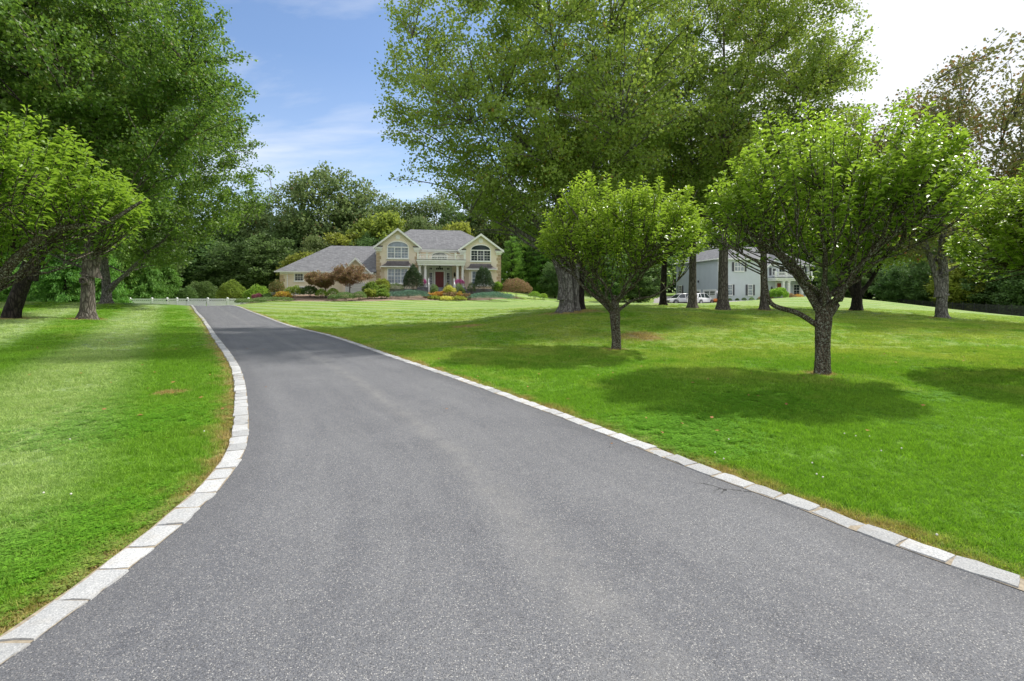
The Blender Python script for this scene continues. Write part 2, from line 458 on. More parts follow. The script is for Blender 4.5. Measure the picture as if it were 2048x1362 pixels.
M = dict(
    lawn=mat_lawn(), blade=mat_blade('grass_blade'), clover=mat_blade('clover_leaf', True),
    asphalt=mat_asphalt(), granite=mat_granite(), shingle=mat_shingle(), mulch=mat_mulch(),
    mortar=simple('mortar_sand', (0.34, 0.29, 0.22), 0.95, 0.1, 0.3, 30, 0.5),
    stucco=simple('cream_stucco', (0.84, 0.74, 0.61), 0.9, 0.15, 0.05, 1.2, 0.25),
    quoin=simple('quoin_stone', (0.50, 0.385, 0.26), 0.85, 0.2, 0.22, 2.0, 0.4),
    white=simple('white_paint', (0.86, 0.86, 0.86), 0.45, 0.4, 0.04, 1.5),
    vinyl=simple('white_vinyl', (0.90, 0.91, 0.92), 0.35, 0.45, 0.04, 1.0),
    porchwall=simple('porch_wall_paint', (0.62, 0.64, 0.62), 0.7, 0.2, 0.05, 1.0),
    copper=simple('weathered_metal_roof', (0.15, 0.135, 0.14), 0.5, 0.4, 0.25, 1.8, 0.0, 0.4),
    red=simple('dark_red_door_paint', (0.19, 0.022, 0.030), 0.4, 0.5, 0.15, 2),
    orange=simple('orange_red_door_paint', (0.33, 0.07, 0.04), 0.4, 0.5, 0.15, 2),
    siding=simple('pale_blue_grey_siding', (0.60, 0.64, 0.70), 0.6, 0.3, 0.04, 1.0),
    siding_shaded=simple('pale_blue_grey_siding_shaded', (0.47, 0.515, 0.58), 0.6, 0.3, 0.05, 1.0),  # same siding on the garage side, its shade put into the colour
    shutter=simple('shutter_paint', (0.085, 0.085, 0.105), 0.5, 0.4, 0.1, 2),
    glass=mat_glass('window_glass', (0.20, 0.25, 0.31)), glass_dark=mat_glass('dark_window_glass', (0.03, 0.04, 0.05)),
    stonewall=simple('bluestone', (0.20, 0.205, 0.225), 0.9, 0.2, 0.45, 4.0, 0.8),
    steel=simple('black_iron', (0.02, 0.02, 0.022), 0.5, 0.5, 0.2, 3),
    carpaint=simple('white_car_paint', (0.78, 0.79, 0.80), 0.2, 0.6, 0.03, 0.5),
    cartrim=simple('dark_car_trim', (0.02, 0.02, 0.022), 0.4, 0.5, 0.1, 3),
    rubber=simple('tyre_rubber', (0.018, 0.018, 0.018), 0.8, 0.3, 0.1, 3),
    alloy=simple('wheel_alloy', (0.55, 0.56, 0.58), 0.3, 0.5, 0.05, 3, 0, 0.8),
    lamp=mat_glass('headlamp_lens', (0.6, 0.62, 0.65), 0.1),
    urn=simple('grey_urn', (0.28, 0.29, 0.30), 0.8, 0.3, 0.15, 4, 0.3),
    terracotta=simple('terracotta', (0.45, 0.20, 0.11), 0.8, 0.3, 0.15, 4, 0.2),
    concrete=simple('pale_concrete', (0.36, 0.34, 0.33), 0.9, 0.2, 0.12, 0.8, 0.3, coord='pos'),
    pumpkin=simple('orange_pumpkin', (0.62, 0.20, 0.04), 0.5, 0.4, 0.1, 4),
    petal_w=simple('clover_petal', (0.66, 0.64, 0.56), 0.8, 0.2, 0.1, 30),
    deadleaf=simple('dry_leaf', (0.33, 0.16, 0.06), 0.8, 0.2, 0.4, 6, coord='pos'),
    bark_cherry=bark_mat('cherry_bark', (0.045, 0.033, 0.024), (0.20, 0.16, 0.12), (0.33, 0.35, 0.29), 1.6, 0.53),
    bark_maple=bark_mat('maple_bark', (0.06, 0.05, 0.042), (0.27, 0.24, 0.205), (0.36, 0.37, 0.33), 0.7, 0.60),
    bark_dark=bark_mat('dark_bark', (0.012, 0.010, 0.009), (0.07, 0.058, 0.048), None, 0.8),
    bark_grey=bark_mat('grey_bark', (0.07, 0.065, 0.06), (0.30, 0.28, 0.26), (0.38, 0.39, 0.36), 0.6, 0.56),
    twig=simple('twig_bark', (0.11, 0.075, 0.05), 0.9, 0.1, 0.3, 5),
    twig_red=simple('red_brown_twig', (0.19, 0.085, 0.05), 0.8, 0.2, 0.3, 5),
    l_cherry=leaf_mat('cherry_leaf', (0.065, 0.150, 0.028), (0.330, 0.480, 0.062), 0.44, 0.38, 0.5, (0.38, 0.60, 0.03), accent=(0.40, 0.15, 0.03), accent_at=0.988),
    l_maple=leaf_mat('maple_leaf', (0.125, 0.215, 0.050), (0.290, 0.400, 0.085), 0.46, 0.5, 0.35, (0.36, 0.46, 0.04), accent=(0.26, 0.15, 0.04), accent_at=0.96),
    l_maple_left=leaf_mat('deep_green_maple_leaf', (0.055, 0.145, 0.026), (0.180, 0.310, 0.055), 0.46, 0.45, 0.45, (0.26, 0.42, 0.04), accent=(0.25, 0.2, 0.04), accent_at=0.97),
    l_olive=leaf_mat('olive_leaf', (0.090, 0.120, 0.045), (0.225, 0.247, 0.090), 0.33, 0.6, 0.3, (0.30, 0.28, 0.08), accent=(0.30, 0.13, 0.05), accent_at=0.86),
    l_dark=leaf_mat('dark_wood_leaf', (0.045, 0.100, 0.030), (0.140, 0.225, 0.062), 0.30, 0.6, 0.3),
    l_mid=leaf_mat('mid_green_wood_leaf', (0.053, 0.105, 0.033), (0.173, 0.225, 0.072), 0.33, 0.6, 0.3, accent=(0.18, 0.13, 0.05), accent_at=0.94),
    l_yellow=leaf_mat('yellow_green_leaf', (0.095, 0.140, 0.020), (0.290, 0.340, 0.055), 0.38, 0.55, 0.3),
    l_conifer=leaf_mat('conifer_needle', (0.045, 0.105, 0.027), (0.173, 0.247, 0.068), 0.15, 0.6, 0.3),
    l_arbor=leaf_mat('arborvitae_leaf', (0.045, 0.135, 0.018), (0.165, 0.323, 0.045), 0.28, 0.6, 0.3),
    l_box=leaf_mat('boxwood_leaf', (0.060, 0.120, 0.033), (0.195, 0.292, 0.090), 0.28, 0.5, 0.4),
    l_bright=leaf_mat('bright_green_leaf', (0.083, 0.173, 0.022), (0.255, 0.398, 0.045), 0.33, 0.5, 0.4),
    l_lime=leaf_mat('lime_leaf', (0.085, 0.145, 0.025), (0.240, 0.335, 0.058), 0.38, 0.5, 0.35),
    l_holly=leaf_mat('holly_leaf', (0.027, 0.054, 0.024), (0.093, 0.138, 0.060), 0.08, 0.35, 0.55),
    l_juniper=leaf_mat('juniper_needle', (0.060, 0.144, 0.108), (0.204, 0.348, 0.258), 0.10, 0.6, 0.3),
    l_jmaple=leaf_mat('japanese_maple_leaf', (0.150, 0.090, 0.050), (0.320, 0.215, 0.120), 0.33, 0.6, 0.3, accent=(0.16, 0.17, 0.04), accent_at=0.7),
    l_purple=leaf_mat('purple_leaf', (0.112, 0.038, 0.053), (0.300, 0.105, 0.128), 0.28, 0.6, 0.3),
    l_rust=leaf_mat('rust_leaf', (0.230, 0.092, 0.023), (0.575, 0.299, 0.069), 0.28, 0.6, 0.3, accent=(0.55, 0.48, 0.05), accent_at=0.7),
    l_gold=leaf_mat('gold_leaf', (0.32, 0.34, 0.05), (0.62, 0.62, 0.12), 0.38, 0.6, 0.3),
    l_pink=leaf_mat('pink_petal', (0.495, 0.066, 0.242), (0.935, 0.275, 0.550), 0.28, 0.6, 0.3),
)

# ------------------------------------------------------------------ terrain
def P(px, py, D):               # world point seen at a photo pixel at depth D
    return ((px - 1024) / F * D, D, EYE + (590 - py) / F * D)
ctrl = []
def cp(px, py, D): ctrl.append(P(px, py, D))
for X in (-14, -8, -4, 0, 4, 8, 14):
    for Y in (-6, 0, 5, 10): ctrl.append((X, Y, 0.0))
for X, Y in ((-3, 14), (3, 14), (9, 13), (-10, 16), (-16, 16), (-8, 20), (-13.5, 28), (-16, 26), (-24, 10), (22, 10)): ctrl.append((X, Y, 0.0 if abs(X) < 20 else 0.05))
cp(415, 650, 25.8); cp(395, 625, 36); cp(383, 612, 44); cp(473, 612, 44.5); cp(378, 612, 44)
cp(330, 610, 46); cp(250, 609, 46); cp(430, 613, 48)
ctrl += [(-34, 50, 0.25), (-38, 58, -0.25), (-32, 58, -0.15), (-45, 58, -0.2), (-30, 51, 0.35)]
cp(1135, 622, 25); cp(1232, 655, 18); cp(1385, 617, 33); cp(1447, 621, 30); cp(1528, 621, 32); cp(1327, 610, 37)
cp(1715, 621, 33); cp(1880, 637, 27); cp(2048, 636, 40); cp(1640, 592, 55); cp(1850, 614, 46); cp(1960, 626, 44)
cp(172, 638, 24); cp(20, 635, 22); cp(210, 607, 38); cp(60, 607, 42); cp(330, 607, 42)
cp(700, 622, 38); cp(850, 615, 42); cp(950, 645, 27); cp(620, 612, 44); cp(1000, 612, 44); cp(1150, 606, 48)
cp(1300, 606, 48); cp(1450, 607, 48); cp(1560, 606, 48)
cp(530, 603, 50); cp(600, 601, 52); cp(700, 602, 51); cp(820, 599, 54); cp(900, 601, 55); cp(980, 600, 58); cp(1060, 598, 64)
cp(565, 590, 56); cp(650, 589, 58); cp(755, 587, 61); cp(850, 586, 62); cp(1003, 585, 65); cp(1100, 592, 75)
cp(1340, 612, 68); cp(1400, 613, 68); cp(1440, 602, 71); cp(1520, 602, 72); cp(1620, 594, 74); cp(1300, 612, 75)
ctrl += [(-60, 40, 0.6), (-70, 20, 0.3), (-60, 62, -0.3), (-75, 80, 0), (-30, 85, 2.0), (0, 95, 3.0), (-55, 95, 1.0), (40, 98, 1.5),
         (70, 90, -0.5), (60, 55, -1.4), (85, 60, -2.2), (60, 30, -0.8), (50, 70, 0.3), (35, 10, 0), (-40, 5, 0.1), (-100, 50, 0.2), (110, 40, -2),
         (-100, 110, 1), (0, 125, 5), (100, 110, 0), (20, 80, 1.5)]
C = np.array(ctrl)
def tps_fit(C, lam=0.6):
    n = len(C); d = np.linalg.norm(C[:, None, :2] - C[None, :, :2], axis=2)
    K = np.where(d > 0, d * d * np.log(np.maximum(d, 1e-9)), 0) + lam * np.eye(n) * 10
    Pm = np.c_[np.ones(n), C[:, :2]]
    A = np.zeros((n + 3, n + 3)); A[:n, :n] = K; A[:n, n:] = Pm; A[n:, :n] = Pm.T
    return np.linalg.solve(A, np.r_[C[:, 2], 0, 0, 0])
W = tps_fit(C)
GX = np.arange(-140, 141, 1.0); GY = np.arange(-20, 141, 1.0)
gx, gy = np.meshgrid(GX, GY, indexing='ij')
q = np.c_[gx.ravel(), gy.ravel()]
d = np.linalg.norm(q[:, None, :] - C[None, :, :2], axis=2)
GZ = ((d * d * np.log(np.maximum(d, 1e-9))) @ W[:len(C)] + W[-3] + q @ W[-2:]).reshape(gx.shape)
# flat driveway apron near the camera
fl = np.clip((19 - gy) / 8, 0, 1) * np.clip((13 - np.abs(gx)) / 4, 0, 1)
GZ = GZ * (1 - fl)
GZ = np.clip(GZ, -4, 6)
def H(x, y):
    x = np.asarray(x, float); y = np.asarray(y, float)
    fx = np.clip(x - GX[0], 0, len(GX) - 1.001); fy = np.clip(y - GY[0], 0, len(GY) - 1.001)
    i = fx.astype(int); j = fy.astype(int); a = fx - i; b = fy - j
    return GZ[i, j]*(1-a)*(1-b) + GZ[i+1, j]*a*(1-b) + GZ[i, j+1]*(1-a)*b + GZ[i+1, j+1]*a*b

# kerb lines: X as a function of Y
def catmull(pts, k=12):
    pts = [np.array(p, float) for p in pts]; pts = [2*pts[0]-pts[1]] + pts + [2*pts[-1]-pts[-2]]
    o = []
    for i in range(1, len(pts) - 2):
        p0, p1, p2, p3 = pts[i-1:i+3]
        for t in np.linspace(0, 1, k, endpoint=False):
            o.append(0.5*((2*p1)+(-p0+p2)*t+(2*p0-5*p1+4*p2-p3)*t*t+(-p0+3*p1-3*p2+p3)*t**3))
    o.append(pts[-2]); return np.array(o)
def g0(px, py):                 # pixel on the flat ground near the camera
    D = EYE * F / (py - 590); return ((px - 1024) / F * D, D)
left_px = [(119,1254),(219,1178),(287,1122),(338,1079),(378,1045),(410,1011),(442,981),(484,919.5),(497,872),(496,820),(488,760),(470,720),(440,680)]
LI = catmull([(-2.18, -4), (-2.17, 0)] + [g0(*p) for p in left_px] + [(-16.2, 25.8), (-23.4, 36), (-29.2, 44), (-34.0, 50), (-41, 58)])
right_px = [(2048,1192),(1970,1163),(1745,1083),(1571,1013),(1400,950),(1130,842),(941,772),(829.6,733),(696,686.5)]
RI = catmull([(6.3, -4), (4.2, 0)] + [g0(*p) for p in right_px] + [(-10.05, 23.1), (-13.6, 28.1), (-19.6, 36.5), (-25.6, 44.5), (-30.0, 50), (-36, 58)])
def XL(y): return np.interp(y, LI[:, 1], LI[:, 0])
def XR(y): return np.interp(y, RI[:, 1], RI[:, 0])
KW = 0.17
def kerb_dist(x, y):
    """distance outside the kerb (negative between the kerbs)"""
    e = 0.4
    sl = (XL(y + e) - XL(y - e)) / (2 * e); sr = (XR(y + e) - XR(y - e)) / (2 * e)
    dl = (XL(y) - x) / np.sqrt(1 + sl**2); dr = (x - XR(y)) / np.sqrt(1 + sr**2)
    return np.maximum(dl, dr) - KW, dl > dr

ring_trees = []                 # bare ground round the big trunks: (x, y, radius)
def turf_attrs(x, y):
    kd, isleft = kerb_dist(x, y)
    dry = 1.05 * np.exp(-np.clip(kd, 0, 9) / 0.20)
    for (tx, ty, tr) in ring_trees:
        r = np.hypot(x - tx, (y - ty)); dry = np.maximum(dry, 0.95 * np.clip(1.35 - r / tr, 0, 1))
    # mowing stripes: left lawn runs beside the driveway, right lawn obliquely
    acr = (x + 0.70 * y) / 1.22
    s1 = np.clip(np.sin((acr + 2.65) * 2 * np.pi / 3.8) * 1.6, -1, 1) * 0.5 + 0.5
    far = np.clip((y - 5) / 10, 0, 1)
    left = s1 * np.clip((-x - 2.6) / 1.2, 0, 1)
    acr2 = (x * 0.45 + y) / 1.1
    s2 = np.clip(np.sin(acr2 * 2 * np.pi / 2.6) * 1.6, -1, 1) * 0.5 + 0.5
    s2 = s2 * np.clip((y - 22) / 10, 0, 1)
    stripe = np.where(isleft, left * (0.85 + 0.15 * far), s2)
    lush = np.clip((14 - y) / 7, 0, 1) * np.clip(1.3 - kd / 12, 0, 1) + np.where(isleft, .7, 0)
    return dry, stripe, lush

# ------------------------------------------------------------------ big tree positions (needed for the bare rings)
def XY(px, D): return ((px - 1024) / F * D, D)
for px, D, r in ((1140, 25, 1.9), (1447, 30, 1.0), (1528, 32, 0.9), (172, 24, 0.9), (1385, 33, 0.8), (1643, 9.8, 0.34), (1232, 14.1, 0.36), (1327, 37, .9), (1713, 33, .8), (1883, 27, .7), (20, 22, .9), (212, 38, .9)):
    x, y = XY(px, D); ring_trees.append((x, y, r))
ring_trees.append((-5.55, 7.85, 0.26)); ring_trees.append((4.4, 16.6, 1.0)); ring_trees.append((-2.0, 21.5, 0.9))

def build_lawn():
    xs = np.unique(np.concatenate([np.array([-900, -600, -400, -250, -180]), np.arange(-140, -40, 2.0), np.arange(-40, -16, 0.5), np.arange(-16, 16, 0.25), np.arange(16, 40, 0.5), np.arange(40, 141, 2.0), np.array([180, 250, 400, 600, 900])]))
    ys = np.unique(np.concatenate([np.array([-900, -500, -200, -80, -40]), np.arange(-20, 0, 2.0), np.arange(0, 20, 0.25), np.arange(20, 62, 0.5), np.arange(62, 141, 2.0), np.array([180, 260, 400, 600, 900])]))
    X, Y = np.meshgrid(xs, ys, indexing='ij')
    Z = H(X, Y)
    kd, _ = kerb_dist(X, Y)
    Z = Z - 0.10 * np.clip(-kd / 0.3, 0, 1) * (Y < 57)
    V = np.c_[X.ravel(), Y.ravel(), Z.ravel()]
    n, m = X.shape
    idx = np.arange(n * m).reshape(n, m)
    Fc = np.c_[idx[:-1, :-1].ravel(), idx[1:, :-1].ravel(), idx[1:, 1:].ravel(), idx[:-1, 1:].ravel()]
    dry, stripe, lush = turf_attrs(V[:, 0], V[:, 1])
    me = np_mesh('lawn', V, [Fc], dict(dry=dry, stripe=stripe, lush=lush), smooth=True)
    tag(link('lawn', me, M['lawn']), kind='structure')
build_lawn()

def strip(name, mat, y_list, fa, fb, nx, lift, kind=None, parent=None):
    V = []; UV = []
    for k, y in enumerate(y_list):
        a, b = fa(y), fb(y)
        for i in range(nx + 1):
            u = i / nx; x = a + (b - a) * u
            V.append((x, y, float(H(x, y)) + lift)); UV.append((u, y * 0.25))
    idx = np.arange(len(V)).reshape(len(y_list), nx + 1)
    Fc = np.c_[idx[:-1, :-1].ravel(), idx[:-1, 1:].ravel(), idx[1:, 1:].ravel(), idx[1:, :-1].ravel()]
    me = np_mesh(name, V, [Fc], smooth=True)
    uv = me.uv_layers.new(name='UVMap')
    li = np.empty(len(me.loops), np.int32); me.loops.foreach_get('vertex_index', li)
    uv.data.foreach_set('uv', np.array(UV, np.float32)[li].ravel())
    o = link(name, me, mat, parent)
    if kind: o['kind'] = kind
    return o
yl = np.concatenate([np.arange(-4, 20, 0.33), np.arange(20, 58.1, 0.5)])
strip('driveway', M['asphalt'], yl, lambda y: XL(y) - 0.02, lambda y: XR(y) + 0.02, 12, 0.022, 'structure')

# ---- granite kerbs, stone by stone
def stone_mesh(seed):
    r = random.Random(seed)
    L, Wd, Hh = 0.262, KW, 0.17
    vs = []; top_in = 0.012
    def j(s=0.006): return r.uniform(-s, s)
    n_l, n_w = 3, 2
    # top grid with small unevenness, then skirt
    xs = [-L/2, -L/6, L/6, L/2]; ws = [-Wd/2, 0, Wd/2]
    top = {}
    for a, x in enumerate(xs):
        for b, w in enumerate(ws):
            e = (a in (0, 3)) or (b in (0, 2))
            xx = x * (0.965 if a in (0, 3) else 1) + j(); ww = w * (0.94 if b != 1 else 1) + j(0.007)
            vs.append((xx, ww, (0.0 if e else 0.006) + j(0.003))); top[a, b] = len(vs) - 1
    fs = [(top[a, b], top[a+1, b], top[a+1, b+1], top[a, b+1]) for a in range(3) for b in range(2)]
    ring = [top[0,0], top[1,0], top[2,0], top[3,0], top[3,1], top[3,2], top[2,2], top[1,2], top[0,2], top[0,1]]
    mid = []; bot = []
    for i in ring:
        x, w, z = vs[i]
        vs.append((x * 1.03, w * 1.06, z - 0.018)); mid.append(len(vs) - 1)
    for i in ring:
        x, w, z = vs[i]
        vs.append((x * 1.03, w * 1.06, -Hh)); bot.append(len(vs) - 1)
    n = len(ring)
    for k in range(n):
        k2 = (k + 1) % n
        fs.append((ring[k2], ring[k], mid[k], mid[k2])); fs.append((mid[k2], mid[k], bot[k], bot[k2]))
    me = bpy.data.meshes.new('stone'); me.from_pydata(vs, [], fs); me.update()
    me.materials.append(M['granite'])
    return me
stones = [stone_mesh(i) for i in range(10)]
def kerb(name, X_of, side, y0, y1, label):
    root = empty(name, (0, 0, 0), kind='structure'); root['label'] = label
    pts = []; y = y0
    while y < y1: pts.append((float(X_of(y)), y)); y += 0.02
    pts = np.array(pts); seg = np.r_[0, np.cumsum(np.linalg.norm(np.diff(pts, axis=0), axis=1))]
    s = 0.1; k = 0
    while s + 0.3 < seg[-1] and k < 298:
        scl = random.uniform(0.86, 1.12); Ls = 0.262 * scl + 0.016
        c = s + Ls / 2
        x = np.interp(c, seg, pts[:, 0]); yy = np.interp(c, seg, pts[:, 1])
        x2 = np.interp(c + 0.1, seg, pts[:, 0]); y2 = np.interp(c + 0.1, seg, pts[:, 1])
        ang = math.atan2(y2 - yy, x2 - x)
        nx_, ny_ = (math.sin(ang), -math.cos(ang))       # to the right of travel
        off = side * (KW / 2 + random.uniform(-0.007, 0.007))
        xx, y3 = x + nx_ * off, yy + ny_ * off
        o = bpy.data.objects.new('stone', random.choice(stones)); col.objects.link(o); o.parent = root
        o.location = (xx, y3, float(H(xx, y3)) + 0.031 + random.uniform(-0.004, 0.004))
        o.rotation_euler = (random.uniform(-0.014, 0.014), random.uniform(-0.012, 0.012), ang + random.uniform(-0.03, 0.03) + (math.pi if random.random() < 0.5 else 0))
        o.scale = (scl, random.uniform(0.95, 1.06), 1)
        s += Ls; k += 1
    return root
kl = kerb('kerb', XL, -1, 0.2, 57, 'curving left hand kerb of pale granite blocks along the driveway')
kr = kerb('kerb', XR, 1, 0.2, 57, 'straight right hand kerb of pale granite blocks along the driveway')
strip('mortar', M['mortar'], yl, lambda y: XL(y) - KW * 1.08, lambda y: XL(y), 1, 0.026, None, kl)
strip('mortar', M['mortar'], yl, lambda y: XR(y), lambda y: XR(y) + KW * 1.08, 1, 0.026, None, kr)

# ------------------------------------------------------------------ grass blades (instanced clumps)
lib = bpy.data.collections.new('grass_clumps')
def clump_mesh(name, seed, n=46, rad=0.075, h=(0.022, 0.055), w=0.0042, lean=0.55):
    r = np.random.default_rng(seed)
    a = r.uniform(0, 2*np.pi, n); rr = rad * np.sqrt(r.uniform(0, 1, n))
    bx = rr*np.cos(a); by = rr*np.sin(a)
    hh = r.uniform(*h, n); la = r.uniform(0, 2*np.pi, n); ln = hh * r.uniform(0.1, lean*2, n)
    fa = r.uniform(0, np.pi, n); wx = np.cos(fa)*w; wy = np.sin(fa)*w
    V = np.zeros((n, 5, 3)); dx = np.cos(la)*ln; dy = np.sin(la)*ln
    V[:, 0] = np.c_[bx-wx/2, by-wy/2, np.full(n, -0.01)]; V[:, 1] = np.c_[bx+wx/2, by+wy/2, np.full(n, -0.01)]
    V[:, 2] = np.c_[bx+wx/2+dx*.4, by+wy/2+dy*.4, hh*.62]; V[:, 3] = np.c_[bx-wx/2+dx*.4, by-wy/2+dy*.4, hh*.62]
    V[:, 4] = np.c_[bx+dx, by+dy, hh]
    b = np.arange(n)[:, None]*5
    tint = np.repeat(r.uniform(0, 1, n), 5).reshape(n, 5); tint[:, 4] = np.minimum(1, tint[:, 4]+.2)
    me = np_mesh(name, V.reshape(-1, 3), [b+np.array([[0, 1, 2, 3]]), b+np.array([[3, 2, 4]])], dict(tint=tint.ravel()))
    me.materials.append(M['blade']); return me
def clover_mesh(name, seed, n=40, rad=0.07):
    r = np.random.default_rng(seed); V = []; Fc = []; T = []
    for i in range(n):
        a = r.uniform(0, 2*np.pi); q_ = rad*np.sqrt(r.uniform()); c = np.array([q_*np.cos(a), q_*np.sin(a), r.uniform(.018, .042)])
        tv = r.uniform(); ro = r.uniform(0, 2)
        for k in range(3):
            b = ro + k*2.094; s = r.uniform(.006, .0095)
            e = c + np.array([np.cos(b), np.sin(b), 0])*s*1.5 + np.array([0, 0, r.uniform(-.004, .003)])
            p = np.array([-np.sin(b), np.cos(b), 0])*s*.75; m_ = (c*0.35+e*0.65)
            i0 = len(V); V += [c, m_-p, e, m_+p]; Fc.append((i0, i0+1, i0+2, i0+3)); T += [tv]*4
    me = np_mesh(name, np.array(V), [np.array(Fc)], dict(tint=T)); me.materials.append(M['clover']); return me
for i in range(4):
    o = bpy.data.objects.new('grass_clump', clump_mesh('grass_clump', 50+i)); lib.objects.link(o)
o = bpy.data.objects.new('clover_clump', clover_mesh('clover_clump', 80)); lib.objects.link(o)

def scatter_points():
    out = []
    def zone(y0, y1, sp, scale):
        xw = y1 * 1.12 + 2.5
        n = int(2 * xw * (y1 - y0) / (sp * sp))
        x = rng.uniform(-xw, xw, n); y = rng.uniform(y0, y1, n)
        keep = np.abs(x) < y * 1.10 + 2.0
        kd, _ = kerb_dist(x, y)
        keep &= kd > -0.05 + 0.06 * rng.uniform(0, 1, n)
        x, y, kd = x[keep], y[keep], kd[keep]
        out.append(np.c_[x, y, np.full(len(x), scale), kd])
    zone(1.2, 4.5, 0.044, 0.85); zone(4.5, 8, 0.062, 1.0); zone(8, 14, 0.10, 1.35); zone(14, 24, 0.19, 1.9); zone(24, 38, 0.36, 2.6)
    return np.concatenate(out)
pts = scatter_points()
npt = len(pts)
V = np.c_[pts[:, 0], pts[:, 1], H(pts[:, 0], pts[:, 1])]
me = np_mesh('grass', V, [])
dry, stripe, lush = turf_attrs(V[:, 0], V[:, 1])
short = np.clip(0.45 + pts[:, 3] / 0.25, 0.45, 1)
hvar = 0.8 + 0.5 * np.sin(V[:, 0]*1.7 + np.sin(V[:, 1]*1.3)*2) * 0.5 + rng.uniform(-.15, .25, npt)
for nme, arr in (('dry', dry), ('stripe', stripe), ('lush', lush)):
    a = me.attributes.new(nme, 'FLOAT', 'POINT'); a.data.foreach_set('value', arr.astype(np.float32))
scv = np.c_[pts[:, 2], pts[:, 2], pts[:, 2] * short * np.clip(hvar, .6, 1.4) * np.where(pts[:, 2] > 1.5, 0.62, 0.95)].astype(np.float32)
a = me.attributes.new('sc', 'FLOAT_VECTOR', 'POINT'); a.data.foreach_set('vector', scv.ravel())
rv = np.c_[rng.uniform(-.15, .15, npt), rng.uniform(-.15, .15, npt), rng.uniform(0, 6.28, npt)].astype(np.float32)
a = me.attributes.new('rot', 'FLOAT_VECTOR', 'POINT'); a.data.foreach_set('vector', rv.ravel())
# clover grows in patches
cl = (np.sin(V[:, 0]*1.9+1)*np.cos(V[:, 1]*1.6+.5) + np.sin(V[:, 0]*.8-V[:, 1]*1.1) + rng.uniform(-1, 1, npt)) > 1.0
pick = np.where(cl & (pts[:, 2] < 1.1), 0, rng.integers(1, 5, npt)).astype(np.int32)   # collection children sorted by name: clover first
a = me.attributes.new('pick', 'INT', 'POINT'); a.data.foreach_set('value', pick)
go = link('grass', me); tag(go, 'mown green grass blades and clover covering the lawns', 'grass', kind='stuff')
def gn_instances(name, collection, pick_attr=True):
    ng = bpy.data.node_groups.new(name, 'GeometryNodeTree')
    ng.interface.new_socket('Geometry', in_out='INPUT', socket_type='NodeSocketGeometry')
    ng.interface.new_socket('Geometry', in_out='OUTPUT', socket_type='NodeSocketGeometry')
    N = ng.nodes; Lk = ng.links
    gi = N.new('NodeGroupInput'); go_ = N.new('NodeGroupOutput')
    ci = N.new('GeometryNodeCollectionInfo'); ci.inputs['Collection'].default_value = collection
    ci.inputs['Separate Children'].default_value = True; ci.inputs['Reset Children'].default_value = True
    iop = N.new('GeometryNodeInstanceOnPoints'); iop.inputs['Pick Instance'].default_value = True
    def na(nm, ty):
        n = N.new('GeometryNodeInputNamedAttribute'); n.data_type = ty; n.inputs['Name'].default_value = nm
        return [o_ for o_ in n.outputs if o_.enabled and o_.name == 'Attribute'][0]
    Lk.new(gi.outputs[0], iop.inputs['Points']); Lk.new(ci.outputs[0], iop.inputs['Instance'])
    Lk.new(na('pick', 'INT'), iop.inputs['Instance Index'])
    e2r = N.new('FunctionNodeEulerToRotation'); Lk.new(na('rot', 'FLOAT_VECTOR'), e2r.inputs[0])
    Lk.new(e2r.outputs[0], iop.inputs['Rotation'])
    Lk.new(na('sc', 'FLOAT_VECTOR'), iop.inputs['Scale'])
    Lk.new(iop.outputs[0], go_.inputs[0])
    return ng
md = go.modifiers.new('instances', 'NODES'); md.node_group = gn_instances('grass_instances', lib)

# white clover heads
mb = MB(); r_ = random.Random(5)
for _ in range(60):
    y = r_.uniform(1.8, 5.5); side = r_.random() < 0.45
    x = float(XL(y)) - r_.uniform(.35, 3.5) if side else float(XR(y)) + r_.uniform(.4, 5)
    if abs(x) > y * 1.08: continue
    z = float(H(x, y)) + r_.uniform(.035, .055)
    mb.lathe([(0.003, z-.007), (0.007, z-.003), (0.008, z+.003), (0.003, z+.008)], 7, (x, y))
tag(mb.build('clover_flowers', M['petal_w'], smooth=True), 'small white clover flower heads dotted over the near lawns', 'clover flowers', kind='stuff')
# fallen leaves
V = []; Fc = []
for _ in range(420):
    y = r_.choice([r_.uniform(5, 20), r_.uniform(15, 36)]); x = r_.uniform(-y, y * 1.05)
    if abs(kerb_dist(np.array([x]), np.array([y]))[0][0]) < 0: continue
    if kerb_dist(np.array([x]), np.array([y]))[0][0] < 0.05 and r_.random() < .93: continue
    z = float(H(x, y)) + 0.05; s = r_.uniform(.015, .03); a = r_.uniform(0, 6.28)
    i0 = len(V)
    for k, q_ in enumerate((1.4, .8, 1.3, .8)):
        V.append((x + s*q_*math.cos(a+k*1.57), y + s*q_*math.sin(a+k*1.57), z + r_.uniform(0, .02)))
    Fc.append((i0, i0+1, i0+2, i0+3))
tag(link('fallen_leaves', np_mesh('fallen_leaves', V, [np.array(Fc)]), M['deadleaf']), 'dry brown leaves scattered thinly on the lawns', 'fallen leaves', kind='stuff')

